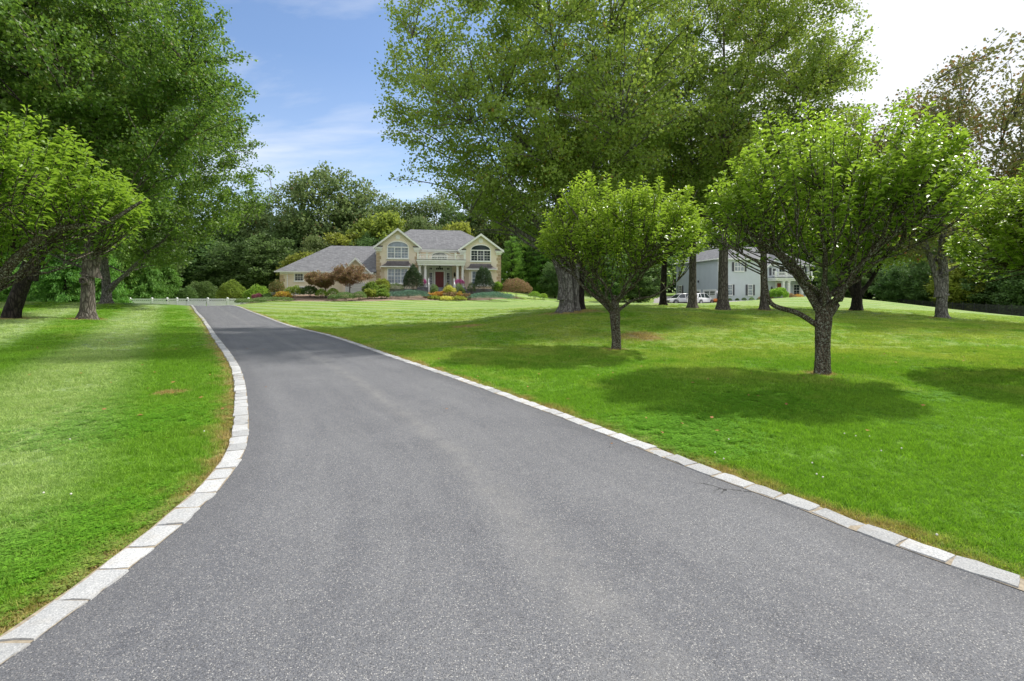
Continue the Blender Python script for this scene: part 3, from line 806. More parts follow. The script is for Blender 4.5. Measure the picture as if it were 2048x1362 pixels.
# ------------------------------------------------------------------ tree machinery
def unit(a): return a / np.maximum(np.linalg.norm(a, axis=-1, keepdims=True), 1e-9)
class Geo:
    def __init__(s): s.V = []; s.Q = []; s.n = 0
    def tubes(s, Pth, Rad, sides=5):
        """Pth (N,K,3), Rad (N,K)"""
        Pth = np.asarray(Pth, float); Rad = np.asarray(Rad, float)
        N, K, _ = Pth.shape
        T = np.gradient(Pth, axis=1); T = unit(T)
        ref = np.where(np.abs(T[..., 2:3]) > 0.9, np.array([1.0, 0, 0]), np.array([0, 0, 1.0]))
        A = unit(np.cross(T, ref)); B = np.cross(T, A)
        an = np.linspace(0, 2*np.pi, sides, endpoint=False)
        ring = Pth[:, :, None] + Rad[:, :, None, None]*(np.cos(an)[:, None]*A[:, :, None] + np.sin(an)[:, None]*B[:, :, None])
        idx = np.arange(N*K*sides).reshape(N, K, sides) + s.n
        nx_ = np.roll(idx, -1, axis=2)
        Qf = np.stack([idx[:, :-1], nx_[:, :-1], nx_[:, 1:], idx[:, 1:]], axis=-1).reshape(-1, 4)
        s.V.append(ring.reshape(-1, 3)); s.Q.append(Qf); s.n += N*K*sides
    def mesh(s, name): return np_mesh(name, np.concatenate(s.V), [np.concatenate(s.Q)], smooth=True)

def trunk_rings(g, pts, radii, rs, sides=16, k=6, flute=0.10):
    """one stout stem with bulges"""
    c = catmull(pts, k); rr = np.interp(np.linspace(0, 1, len(c)), np.linspace(0, 1, len(radii)), radii)
    N = len(c); T = unit(np.gradient(c, axis=0))
    A = unit(np.cross(T, np.array([0, 1.0, 0.02]))); B = np.cross(T, A)
    an = np.linspace(0, 2*np.pi, sides, endpoint=False)
    ph = rs.uniform(0, 6.28, 4); zrel = np.linspace(0, 1, N)
    V = []
    for i in range(N):
        fl_ = 1 + flute*(np.sin(3*an+ph[0]+zrel[i]*2)*.5 + np.sin(5*an+ph[1]-zrel[i]*3)*.5)*(1 + 2.2*np.exp(-zrel[i]*len(pts)*2.2)) + rs.normal(0, .02, sides)
        V.append(c[i] + (rr[i]*fl_)[:, None]*(np.cos(an)[:, None]*A[i] + np.sin(an)[:, None]*B[i]))
    idx = np.arange(N*sides).reshape(N, sides) + g.n; nx_ = np.roll(idx, -1, axis=1)
    g.Q.append(np.stack([idx[:-1], nx_[:-1], nx_[1:], idx[1:]], axis=-1).reshape(-1, 4)); g.V.append(np.concatenate(V)); g.n += N*sides
    return c, rr

def bez(S, Mid, T, k):
    t = np.linspace(0, 1, k)[None, :, None]
    return (1-t)**2*S[:, None] + 2*t*(1-t)*Mid[:, None] + t*t*T[:, None]

def leaf_geo(Pb, Dr, Ln, rs, wr=0.55, fold=0.18, up=0.6, curved=False, name='crown', tint=None):
    n = len(Pb); Dr = unit(Dr)
    Nn = rs.normal(0, 1, (n, 3))*(1-up) + np.array([0, 0, up]); Sd = unit(np.cross(Dr, Nn)); Nn = unit(np.cross(Sd, Dr))
    Ln = Ln[:, None]
    tv = rs.uniform(0, 1, n) if tint is None else np.clip(tint, 0, 1)
    t2 = rs.uniform(0, 1, n)
    if not curved:
        V = np.stack([Pb, Pb+Dr*Ln*.45+Sd*Ln*wr/2+Nn*Ln*fold, Pb+Dr*Ln, Pb+Dr*Ln*.45-Sd*Ln*wr/2+Nn*Ln*fold], axis=1)
        b = np.arange(n)[:, None]*4
        Fc = [np.concatenate([b+np.array([[0, 1, 2]]), b+np.array([[0, 2, 3]])])]; k = 4
    else:
        down = np.array([0, 0, -1.0])
        mid = Pb + Dr*Ln*.45; tip = Pb + Dr*Ln*.92 + down*Ln*.34
        V = np.stack([Pb, mid+Sd*Ln*wr/2-Nn*Ln*.03, mid+Nn*Ln*-.10, mid-Sd*Ln*wr/2-Nn*Ln*.03, tip], axis=1)
        V[:, 1] += Nn*Ln*fold*.6; V[:, 3] += Nn*Ln*fold*.6
        b = np.arange(n)[:, None]*5
        Fc = [np.concatenate([b+np.array([[0, 2, 1]]), b+np.array([[0, 3, 2]]), b+np.array([[1, 2, 4]]), b+np.array([[2, 3, 4]])])]; k = 5
    return np_mesh(name, V.reshape(-1, 3), Fc, dict(tint=np.repeat(tv, k), tint2=np.repeat(t2, k)))

def lump_fn(rs, n=7, amp=0.22):
    dirs = unit(rs.normal(0, 1, (n, 3))); fr = rs.uniform(2.5, 5.5, n); ph = rs.uniform(0, 6.28, n)
    def f(u): return 1 + amp*np.mean(np.sin((u @ dirs.T)*fr*1.6+ph), axis=1)*2
    return f

def crown_points(rs, n, cz, rx, ry, rz_up, rz_dn, inner=0.45, amp=.2, cx=0, cy=0):
    u = unit(rs.normal(0, 1, (n, 3)))
    lf = lump_fn(rs, amp=amp)
    rad = (inner + (1-inner)*rs.uniform(0, 1, n)**0.55)*lf(u)
    rz = np.where(u[:, 2] > 0, rz_up, rz_dn)
    return np.c_[cx+u[:, 0]*rad*rx, cy+u[:, 1]*rad*ry, cz+u[:, 2]*rad*rz]

def nearest_nodes(nodes, T, zbias=0.5):
    out = np.empty((len(T), 3))
    for a in range(0, len(T), 512):
        t = T[a:a+512]
        d = np.linalg.norm(t[:, None]-nodes[None], axis=2) + np.maximum(0, nodes[None, :, 2]-t[:, None, 2]+0.6)*zbias*2
        out[a:a+512] = nodes[np.argmin(d, axis=1)]
    return out

def broadleaf(height, tr, cr, cbase, seed, twigs=700, lpt=70, leaf=0.19, stems=None, lean=(0, 0), crown_off=(0, 0), limbs=14, amp=.22, inner=.4,
              top_w=0.75, spread=0.27, flat=0.0, trunk_sides=16, sparse_twig=0):
    rs = np.random.default_rng(seed)
    g = Geo(); nodes = []
    ztop = height*0.82
    stems = stems or [dict(pts=[(0, 0, -.3), (lean[0]*.15, lean[1]*.15, height*.08), (lean[0]*.4, lean[1]*.4, height*.25), (lean[0]*.8, lean[1]*.8, height*.5), (lean[0], lean[1], ztop)], r=tr)]
    for st in stems:
        r0 = st['r']; pts_ = [np.array(p)+np.r_[rs.normal(0, r0*.22, 2), 0]*(i > 1) for i, p in enumerate(st['pts'])]
        c, rr = trunk_rings(g, pts_, [r0*2.25, r0*1.25, r0*1.08, r0*1.0, r0*.95, r0*.85, r0*.72, r0*.55, r0*.4, r0*.2, r0*.08], rs, trunk_sides)
        sel = c[:, 2] > cbase*.75
        nodes.append(c[sel])
        # primary limbs
        nl = limbs//len(stems)
        hz = np.linspace(max(cbase*.8, c[0, 2]+.6), c[-1, 2]*.93, nl) + rs.normal(0, .3, nl)
        az = np.arange(nl)*2.4 + rs.uniform(0, 6)
        S = np.c_[np.interp(hz, c[:, 2], c[:, 0]), np.interp(hz, c[:, 2], c[:, 1]), hz]
        relh = (hz-cbase)/(height-cbase)
        ext = cr*np.sqrt(np.clip(1-np.abs(relh*1.35-.42)**2, .12, 1))*rs.uniform(.5, .74, nl)*(1.0 if st is stems[0] else .55)
        T = S + np.c_[np.cos(az)*ext + crown_off[0]*.9, np.sin(az)*ext + crown_off[1]*.9, ext*rs.uniform(.35, .85, nl)+.5]
        T[:, 2] = np.minimum(T[:, 2], height*.95)
        Mi = (S+T)/2 + np.c_[np.cos(az)*ext*.12, np.sin(az)*ext*.12, -ext*.10]
        L = bez(S, Mi, T, 8); L[:, 1:-1] += rs.normal(0, .09, L[:, 1:-1].shape)
        rl = np.interp(hz, c[:, 2], rr)*.5
        g.tubes(L, rl[:, None]*np.linspace(1, .25, 8)[None], 7)
        nodes.append(L[:, 2:].reshape(-1, 3))
        # secondary limbs
        k2 = 5
        pick = rs.integers(2, 7, (nl, k2)); S2 = np.take_along_axis(L, pick[..., None].repeat(3, 2), axis=1).reshape(-1, 3)
        n2 = len(S2); out = unit(np.repeat(T-S, k2, axis=0)+rs.normal(0, ext.mean()*.42, (n2, 3)))
        out[:, 2] = np.abs(out[:, 2])+.05; T2 = S2+unit(out)*(cr*.36)*rs.uniform(.6, 1.1, n2)[:, None]
        L2 = bez(S2, (S2+T2)/2+rs.normal(0, .2, (n2, 3)), T2, 6)
        g.tubes(L2, (np.repeat(rl, k2)*.42)[:, None]*np.linspace(1, .3, 6)[None], 5)
        nodes.append(L2[:, 1:].reshape(-1, 3))
    nodes = np.concatenate(nodes)
    top = height-cbase
    T = crown_points(rs, twigs, cbase+top*.42, cr, cr, top*.58, top*.42, inner, amp, crown_off[0]+lean[0]*.6, crown_off[1]+lean[1]*.6)
    T[:, 2] = np.maximum(T[:, 2], cbase*.85)
    S = nearest_nodes(nodes, T)
    dv = T-S; dl = np.linalg.norm(dv, axis=1)
    Mi = (S+T)/2+np.c_[np.zeros((len(T), 2)), dl*.10]
    L = bez(S, Mi, T, 5); L[:, 1:] += rs.normal(0, .05, L[:, 1:].shape)*np.linspace(.3, 1.5, 4)[None, :, None]
    g.tubes(L, np.clip(dl*.011, .012, .05)[:, None]*np.linspace(1, .25, 5)[None], 3)
    # leaves on the outer part of each twig
    n = twigs*lpt
    ti = np.repeat(np.arange(twigs), lpt)
    t0 = np.clip(1-1.9/np.maximum(dl, .5), .05, .75)
    t = (t0[ti] + (1.03-t0[ti])*rs.uniform(0, 1, n)**.85)[:, None]
    Pb = (1-t)**2*S[ti]+2*t*(1-t)*Mi[ti]+t*t*T[ti]
    sp = spread*(1.25-.55*t)*np.clip(cr/7, .6, 1.2)
    Pb = Pb+rs.normal(0, 1, (n, 3))*sp*np.array([1, 1, .7])
    tan = unit(T[ti]-S[ti])
    Dr = tan*.5+rs.normal(0, .8, (n, 3))+np.array([0, 0, -.25])
    tint = rs.uniform(0, 1, n)*.6+np.repeat(rs.uniform(0, 1, twigs), lpt)*.4
    lm = leaf_geo(Pb, Dr, leaf*rs.uniform(.65, 1.25, n), rs, .8, .12, .45, name='crown', tint=tint)
    return g.mesh('trunk'), lm

def place_tree(kindname, base, meshes, bark, leafm, label, group=None, rz=0, scale=1.0, cat='tree'):
    root = empty(kindname, base, rz, label=label, cat=cat, group=group)
    root.scale = (scale,)*3 if not isinstance(scale, tuple) else scale
    a = link('trunk', meshes[0], bark, root); b = link('crown', meshes[1], leafm, root)
    return root

def gpos(px, D, dz=-0.05):
    x, y = XY(px, D); return (x, y, float(H(x, y))+dz)

# --- big lawn trees
G_R = 'mature trees standing on the right lawn'
m = broadleaf(20.5, .42, 8.2, 3.9, 11, 1250, 104, .145, limbs=30, amp=.20, inner=.30, crown_off=(-.9, 0),
    stems=[dict(pts=[(0, 0, -.3), (.02, 0, 1.2), (-.25, 0, 4.2), (-.5, 0, 9), (-.4, .2, 16.5)], r=.33),
           dict(pts=[(.52, .35, -.3), (.45, .3, 1.2), (.75, .4, 4.5), (1.9, .8, 9), (3.2, 1.2, 15)], r=.22),
           dict(pts=[(-.2, -.1, .7), (-.5, -.1, 2.4), (-1.9, 0, 5.2), (-3.6, .2, 7.6), (-5.0, .3, 10.5)], r=.13)])
place_tree('maple_tree', gpos(1133, 25), m, M['bark_grey'], M['l_maple'], 'huge twin trunked maple in the middle of the picture overhanging the cream house', G_R)
m = broadleaf(15, .24, 4.6, 4.8, 12, 260, 84, .16, limbs=12)
place_tree('maple_tree', gpos(1160, 27.2), m, M['bark_dark'], M['l_maple'], 'darker slim trunk standing right behind the huge twin trunked maple', G_R)
m = broadleaf(24, .27, 7.4, 5.6, 13, 950, 96, .155, limbs=22, amp=.2, crown_off=(.4, 0))
place_tree('maple_tree', gpos(1447, 30), m, M['bark_maple'], M['l_maple'], 'tall maple with flared mossy trunk in front of the corner of the grey house', G_R)
m = broadleaf(21, .20, 5.2, 5.4, 14, 430, 90, .16, limbs=14, crown_off=(.5, 0))
place_tree('maple_tree', gpos(1528, 32), m, M['bark_maple'], M['l_maple'], 'slender straight maple between the two wings of the grey house', G_R)
m = broadleaf(19, .24, 5.0, 4.4, 15, 400, 90, .16, limbs=14, crown_off=(-.5, 0))
place_tree('maple_tree', gpos(1385, 33), m, M['bark_maple'], M['l_maple'], 'maple trunk in front of the white cars and garage of the grey house', G_R)
m = broadleaf(16, .22, 4.8, 3.9, 16, 330, 66, .21, limbs=12)
place_tree('maple_tree', gpos(1327, 37), m, M['bark_dark'], M['l_maple'], 'dark trunked maple farthest left of the row before the grey house', G_R)
m = broadleaf(11.5, .27, 5.0, 2.9, 17, 420, 80, .20, limbs=12, amp=.25,
    stems=[dict(pts=[(0, 0, -.3), (.05, 0, 1.0), (.15, 0, 2.2), (.3, 0, 4.5), (.6, 0, 8)], r=.27), dict(pts=[(.2, .05, 1.2), (.9, .1, 1.9), (1.7, .1, 3.2), (2.3, .2, 4.6), (2.8, .3, 6.5)], r=.12),
           dict(pts=[(-.1, 0, 1.2), (-.7, 0, 2.0), (-1.0, .1, 3.2), (-1.6, .1, 4.6), (-2.2, .2, 6.3)], r=.12)])
place_tree('maple_tree', gpos(1713, 33), m, M['bark_dark'], M['l_maple'], 'small dark trunked tree with spreading limbs on the slope right of the grey house', G_R)
m = broadleaf(15.4, .30, 6.3, 3.4, 18, 620, 52, .17, limbs=18, amp=.22, inner=.35, crown_off=(1.6, 0), spread=.40,
    stems=[dict(pts=[(.05, 0, -.3), (.0, 0, .8), (.05, 0, 2.2), (.1, 0, 4.4), (.5, 0, 7.5), (1.2, 0, 11.8)], r=.235), dict(pts=[(-.05, 0, 1.3), (-.35, 0, 2.6), (-.75, 0, 4.0), (-.85, .1, 5.4), (-.6, .2, 8.5)], r=.14)])
place_tree('oak_tree', gpos(1883, 27), m, M['bark_grey'], M['l_olive'], 'forked grey trunked tree with thin olive and rust foliage at far right', G_R)

G_L = 'mature trees shading the left lawn'
m = broadleaf(19, .40, 6.2, 3.8, 21, 620, 110, .155, limbs=16, amp=.18,
    stems=[dict(pts=[(0, 0, -.3), (.15, 0, .5), (.75, 0, 2.0), (1.25, 0, 3.6), (1.4, 0, 6.5), (1.0, 0, 14)], r=.28), dict(pts=[(.8, .05, 1.9), (1.4, .1, 3.0), (2.1, .1, 4.2), (2.9, .2, 6), (3.6, .2, 9)], r=.15)])
place_tree('maple_tree', gpos(20, 22), m, M['bark_dark'], M['l_maple_left'], 'black trunked tree leaning to the right at the left edge', G_L)
m = broadleaf(24.5, .34, 6.9, 4.2, 22, 980, 118, .155, limbs=20, amp=.17, inner=.35,
    stems=[dict(pts=[(0, 0, -.3), (.05, 0, 1.2), (.08, 0, 3.0), (.1, 0, 5), (.3, 0, 10), (.2, 0, 20)], r=.25), dict(pts=[(.15, .05, 2.2), (.45, .1, 3.2), (.7, .1, 4.4), (1.6, .2, 7.5), (2.6, .2, 12)], r=.18)])
place_tree('maple_tree', gpos(173, 24), m, M['bark_maple'], M['l_maple_left'], 'big maple with a knot hole in its trunk on the left lawn', G_L)
m = broadleaf(24, .31, 10.4, 3.1, 23, 1450, 104, .205, limbs=26, amp=.16, inner=.4,
    stems=[dict(pts=[(0, 0, -.3), (0, 0, 1.6), (-.1, 0, 4.5), (.2, 0, 9), (.3, 0, 19)], r=.27), dict(pts=[(.2, 0, 1.2), (1.8, 0, 2.6), (3.6, 0, 4.3), (4.6, .1, 5.2), (6.0, .2, 7.6)], r=.13)])
place_tree('maple_tree', gpos(212, 38), m, M['bark_grey'], M['l_maple_left'], 'broad yellowing maple with pale grey trunk and a long low right limb', G_L)
m2 = broadleaf(25, .4, 9, 4.5, 24, 900, 76, .26, limbs=18, amp=.16)
place_tree('maple_tree', gpos(-130, 33), m2, M['bark_dark'], M['l_maple_left'], 'maple whose crown fills the upper left corner', G_L)
# knot on the left maple
kx, ky, kz = gpos(173, 24)

# --- flowering cherry trees
def cherry(seed, Rl, Rr, ry, ztop, zrim, fork=1.35, tr=.17, shoots=380, lps=44, extra=None, leaf=.115, bend=0.0):
    rs = np.random.default_rng(seed); g = Geo(); nodes = []
    c, rr = trunk_rings(g, [(0, 0, -.15), (.02, 0, .3), (bend*.4, 0, fork*.55), (bend, 0, fork), (bend*1.2, .02, fork+.35)], [tr*1.25, tr*1.03, tr*.97, tr, tr*1.12, tr*.8, tr*.5], rs, 18, 7, .07)
    cxm = (Rr-Rl)/2; rx = (Rr+Rl)/2
    nodes_min = fork
    nl = 8; az = np.arange(nl)*2*np.pi/nl+rs.uniform(-.25, .25, nl)+.2
    hz = rs.uniform(fork-.18, fork+.22, nl)
    S = np.c_[np.full(nl, bend)+np.cos(az)*tr*.3, np.sin(az)*tr*.3, hz]
    rad = rs.uniform(.55, .78, nl)
    T = np.c_[cxm+np.cos(az)*rx*rad, np.sin(az)*ry*rad, zrim+(ztop-zrim)*rs.uniform(.22, .5, nl)]
    L = bez(S, S*.45+T*.55+np.c_[np.cos(az)*.25, np.sin(az)*.25, rs.uniform(-.45, -.1, nl)], T, 10)
    L[:, 2:-1] += rs.normal(0, .035, L[:, 2:-1].shape)
    rl = tr*rs.uniform(.25, .37, nl)
    g.tubes(L, rl[:, None]*np.linspace(1, .28, 10)[None], 8); nodes.append(L[:, 2:].reshape(-1, 3))
    if extra:
        for path, r0 in extra:
            e = catmull(path, 6)[None]; g.tubes(e, (r0*np.linspace(1, .3, e.shape[1]))[None], 8); nodes.append(e[0, 4:])
    k2 = 6; S2 = L[np.repeat(np.arange(nl), k2), rs.integers(2, 9, nl*k2)]; n2 = len(S2)
    az2 = np.repeat(az, k2)+rs.normal(0, .75, n2)
    T2 = S2+np.c_[np.cos(az2)*rx*.34, np.sin(az2)*ry*.34, rs.uniform(.3, 1.1, n2)*(ztop-zrim)*.42]*rs.uniform(.6, 1.2, n2)[:, None]
    L2 = bez(S2, (S2+T2)/2+np.c_[np.cos(az2)*.12, np.sin(az2)*.12, np.full(n2, -.12)], T2, 7)
    L2[:, 1:-1] += rs.normal(0, .02, L2[:, 1:-1].shape)
    g.tubes(L2, (np.repeat(rl, k2)*.42)[:, None]*np.linspace(1, .35, 7)[None], 6); nodes.append(L2[:, 1:].reshape(-1, 3))
    nodes = np.concatenate(nodes)
    # upright shoots: tips on the upper dome, bases inside
    q_ = np.sqrt(rs.uniform(0, 1, shoots)); a = rs.uniform(0, 2*np.pi, shoots)
    ux, uy = q_*np.cos(a), q_*np.sin(a)
    lump = np.minimum(1.1, 1+.17*np.sin(ux*5+1.3*seed)*np.cos(uy*4+seed)+.08*np.sin(ux*11+seed)+rs.normal(0, .08, shoots))
    ztip = zrim+(ztop-zrim)*np.clip(1-(q_*.98)**2.8, 0, 1)**.55*lump
    depth = rs.uniform(0, 1, shoots)**1.2*.80
    zlow = zrim-.75+.9*(q_-.5)
    ztip = zlow+(ztip-zlow)*(1-depth*np.clip(1.25-q_, 0, 1))
    T = np.c_[cxm+ux*rx, uy*ry, ztip]
    Ls = rs.uniform(.75, 1.25, shoots)*np.clip((ztop-zrim)/3, .7, 1.3)
    B = T-np.c_[ux*.45*Ls, uy*.45*Ls, .92*Ls*np.clip(1.1-.45*q_, .4, 1)]
    ok = nearest_nodes(nodes, B)
    Lc = bez(ok, (ok+B)/2+np.c_[ux*.1, uy*.1, np.full(shoots, -.06)], B, 4)
    g.tubes(Lc, np.linspace(.016, .009, 4)[None].repeat(shoots, 0), 4)
    Lsh = bez(B, (B+T)/2+np.c_[ux*.08, uy*.08, np.zeros(shoots)], T, 5)
    g.tubes(Lsh, np.linspace(.009, .0035, 5)[None].repeat(shoots, 0), 4)
    n = shoots*lps; si = np.repeat(np.arange(shoots), lps)
    t = (np.tile(np.arange(lps), shoots)+rs.uniform(-.4, .4, n))/lps
    t3 = t[:, None]
    Pb = B[si]*(1-t3)+T[si]*t3+np.c_[ux[si]*.16*t*(1-t), uy[si]*.16*t*(1-t), np.zeros(n)]
    # some leaves hang from the connecting branches
    inner_sel = rs.uniform(0, 1, n) < .16
    tt = rs.uniform(.2, 1, n)[:, None]
    Pb = np.where(inner_sel[:, None], ok[si]*(1-tt)+B[si]*tt, Pb)
    la = np.tile(np.arange(lps), shoots)*2.4+np.repeat(rs.uniform(0, 6, shoots), lps)+rs.normal(0, .3, n)
    Dr = np.c_[np.cos(la), np.sin(la), rs.normal(.18, .28, n)]+unit(T[si]-B[si])*(.25+.5*t3)
    Pb = Pb+unit(Dr)*rs.uniform(.01, .045, n)[:, None]
    Ln = leaf*rs.uniform(.7, 1.25, n)*(1-.35*np.clip(t-.85, 0, 1)/.15)
    young = .35*t+.65*np.clip((Pb[:, 2]-zrim)/(ztop-zrim), 0, 1)  # leaf tint gets lighter towards the shoot tip and the crown top
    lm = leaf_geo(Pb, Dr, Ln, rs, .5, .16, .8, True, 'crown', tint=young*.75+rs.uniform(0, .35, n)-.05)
    return g.mesh('trunk'), lm

GC = 'young cherry trees on the lawns beside the driveway'
m = cherry(31, 2.3, 2.65, 2.3, 5.45, 2.75, 1.45, .138, 430, 36, bend=.06, extra=[
    ([(0, 0, .95), (-.45, .05, 1.25), (-1.02, 0, 1.45), (-1.12, .05, 1.95), (-1.25, 0, 2.25), (-1.6, 0, 2.45), (-2.05, .1, 2.75)], .06),
    ([(.02, 0, 1.2), (-.35, -.05, 1.75), (-.75, 0, 2.3), (-1.3, 0, 2.75), (-1.9, 0, 3.2)], .085),
    ([(.1, 0, 1.15), (.35, -.05, 1.6), (.5, 0, 2.2), (1.2, 0, 2.9), (2.3, .1, 3.4)], .085)], leaf=.155)
place_tree('cherry_tree', gpos(1643, 9.8, -.02), m, M['bark_cherry'], M['l_cherry'], 'nearest whole cherry tree with lichen spotted trunk on the right lawn', GC)
m = cherry(32, 2.35, 2.6, 2.3, 5.15, 2.6, 1.25, .135, 400, 36, bend=-.03, extra=[
    ([(0, 0, .95), (-.35, 0, 1.35), (-.95, 0, 1.85), (-1.25, .05, 2.3), (-1.4, 0, 2.9)], .075),
    ([(0, 0, 1.1), (.5, 0, 1.45), (1.1, -.1, 1.6), (1.75, -.1, 2.0)], .05)], leaf=.165)
place_tree('cherry_tree', gpos(1232, 14.1, -.02), m, M['bark_cherry'], M['l_cherry'], 'middle distance round cherry tree standing in front of the huge maple', GC)
m = cherry(33, 3.4, 2.55, 2.6, 4.95, 2.75, 1.6, .125, 500, 36, leaf=.15, extra=[
    ([(0, 0, 1.4), (.7, -.1, 2.2), (1.4, -.1, 2.75), (2.2, 0, 2.9), (2.8, .1, 3.3)], .09)])
place_tree('cherry_tree', gpos(-40, 8.6, -.02), m, M['bark_cherry'], M['l_cherry'], 'cherry tree reaching in from the left edge of the picture', GC)
m = cherry(34, 2.7, 2.7, 2.6, 4.5, 2.2, 1.4, .17, 520, 40, leaf=.15)
place_tree('cherry_tree', gpos(2265, 9.2, -.02), m, M['bark_cherry'], M['l_cherry'], 'cherry tree reaching in from the right edge of the picture', GC)

# --- woods
protos = []
specs = [(18, .32, 6.0, 2.2, 'l_dark', 41), (20, .34, 6.6, 3.0, 'l_mid', 42), (15, .25, 5.0, 1.5, 'l_dark', 43), (17, .3, 6.0, 2.5, 'l_mid', 44), (11, .18, 3.8, .8, 'l_yellow', 45)]
for (h, tr, cr, cb, lmname, sd_) in specs:
    protos.append((broadleaf(h, tr, cr, cb, sd_, 420, 42, .42, limbs=12, amp=.24, inner=.35, trunk_sides=8, spread=.62), lmname, h))
LAB = {'far_left': ('dark green tree in the dense woods beyond the left lawn', 'woods beyond the left lawn'),
       'fence': ('dark tree in the woods behind the white fence', 'woods behind the white fence'),
       'house': ('tall green tree in the woods rising behind the cream house', 'woods behind the cream house'),
       'yellow': ('yellow green young tree close behind the cream house roof', 'yellow green trees behind the cream house'),
       'mid': ('dark tree in the woods between the two houses', 'woods between the two houses'),
       'right': ('dark tree in the woods below the slope at the right', 'woods at the right side')}
MARKS = {'right': [(1670, 'just right of the grey house'), (1730, 'behind the small dark trunked tree on the slope'), (1800, 'between the two right hand slope trees'), (1875, 'just behind the forked grey oak trunk'),
                   (1935, 'right of the forked oak trunk'), (1995, 'over the black iron fence'), (2060, 'at the right picture edge'), (9999, 'beyond the right edge cherry')],
         'far_left': [(-150, 'beyond the far left edge'), (-60, 'outside the left edge cherry'), (15, 'at the left picture edge'), (75, 'behind the leaning black trunk'), (140, 'between the leaning trunk and the knotted maple'), (200, 'behind the knotted maple'), (260, 'behind the pale grey maple'), (9999, 'above the weeping conifer')],
         'fence': [(370, 'above the small bright conifer'), (420, 'above the dark bush'), (455, 'above the yellow green bush'), (480, 'right over the yellow green bush'), (520, 'between the bush and the cream house'), (9999, 'nearest the left end of the cream house')],
         'house': [(620, 'over the left end of the garage roof'), (740, 'over the right end of the garage roof'), (780, 'over the left gable'), (840, 'just right of the left gable peak'), (900, 'over the middle of the main roof'), (950, 'over the right part of the main roof'), (1010, 'over the right gable'), (9999, 'right of the cream house')],
         'yellow': [(620, 'over the slope of the garage roof'), (670, 'over the left half of the garage roof'), (720, 'over the right half of the garage roof'), (880, 'left over the main roof ridge'), (9999, 'right over the main roof ridge')],
         'mid': [(1090, 'just right of the arborvitae'), (1150, 'behind the huge maple trunks'), (1200, 'right of the huge maple trunks'), (1260, 'behind the round cherry tree'), (1310, 'right of the round cherry tree'), (1370, 'above the parked cars'), (1440, 'over the garage of the grey house'), (1520, 'over the front wing of the grey house'), (9999, 'over the entrance of the grey house')]}
KIND = ['broad dark', 'tall mid green', 'low bushy dark', 'rounded mid green', 'yellow green']
def wood_label(px, D, k, key):
    ph = [t for m_, t in MARKS[key] if px <= m_][0]
    row = {'right': (72, 92), 'far_left': (62, 82), 'fence': (86, 99), 'house': (94, 101), 'yellow': (84, 87), 'mid': (82, 100)}[key]
    return KIND[k]+' tree '+('in front, ' if D < row[0] else 'deep in the woods ' if D > row[1] else 'in the woods ')+ph
def wood(px, D, ytop, k, key, w=1.0, label=None, dz=0):
    ms, lmn, h = protos[k]
    x, y = XY(px, D); z = float(H(x, y))-.1+dz
    want = EYE+(590-ytop)/F*D-z
    s = want/h
    lb, gp = LAB[key]
    label = label or wood_label(px, D, k, key)
    place_tree('woodland_tree', (x, y, z), ms, M['bark_dark'], M[lmn], label or lb, gp, random.uniform(0, 6.28), (s*w*random.uniform(.92, 1.1), s*w, s))
wood(650, 96, 326, 3, 'house', 1.0, 'tallest rounded tree standing behind the grey garage wing roof')
wood(540, 100, 384, 1, 'fence', 1.0)
wood(600, 92, 420, 0, 'house', 1.1)
wood(490, 104, 395, 0, 'fence'); wood(440, 98, 430, 0, 'fence', 1.2); wood(395, 88, 470, 2, 'fence', 1.5); wood(470, 84, 480, 2, 'fence', 1.5)
wood(345, 92, 440, 0, 'fence', 1.2); wood(540, 82, 470, 2, 'fence', 1.4)
wood(720, 100, 400, 0, 'house', 1.0); wood(760, 104, 388, 1, 'house', 1.1); wood(810, 100, 400, 3, 'house', 1.1); wood(870, 102, 390, 1, 'house'); wood(930, 100, 400, 0, 'house', 1.1)
wood(990, 98, 380, 1, 'house'); wood(1050, 100, 390, 3, 'house', 1.1)
wood(700, 84, 462, 4, 'yellow', 1.2); wood(640, 82, 470, 3, 'yellow', 1.1); wood(760, 86, 420, 4, 'yellow', 1.0, 'tallest yellow green tree just left of the cream house gable'); wood(850, 88, 432, 3, 'yellow', 1.1)
wood(735, 80, 470, 2, 'yellow', 1.0, 'dark green bushy tree between the yellow ones behind the cream house')
wood(905, 88, 440, 4, 'yellow', 1.0); wood(600, 78, 500, 4, 'yellow', 1.0)
wood(1075, 84, 430, 2, 'mid', 1.3); wood(1120, 80, 440, 0, 'mid', 1.2); wood(1180, 86, 430, 2, 'mid', 1.3); wood(1240, 90, 430, 0, 'mid', 1.2); wood(1300, 92, 440, 2, 'mid', 1.3); wood(1340, 98, 430, 0, 'mid', 1.2)
wood(1210, 66, 500, 2, 'mid', 1.4); wood(1280, 74, 500, 2, 'mid', 1.4); wood(1110, 72, 520, 2, 'mid', 1.2)
wood(1400, 104, 420, 1, 'mid', 1.1); wood(1480, 106, 430, 0, 'mid', 1.1); wood(1560, 104, 430, 1, 'mid', 1.1)
for i, (px, D, yt, k) in enumerate([(1640, 98, 420, 0), (1700, 88, 440, 2), (1765, 80, 450, 0), (1830, 84, 420, 2), (1890, 74, 460, 0), (1950, 78, 400, 2), (2010, 70, 440, 0),
        (2070, 66, 380, 2), (2140, 60, 380, 0), (1680, 76, 500, 2), (1790, 70, 520, 2), (1860, 66, 510, 2), (1920, 62, 520, 4), (1980, 60, 500, 2), (2050, 56, 500, 2), (2220, 52, 350, 1), (1740, 104, 400, 1), (1880, 104, 390, 3), (2000, 98, 370, 1)]):
    wood(px, D, yt, k, 'right', 1.2, 'lower bushy dark tree in front, behind the small dark trunked tree on the slope' if px == 1680 else None)
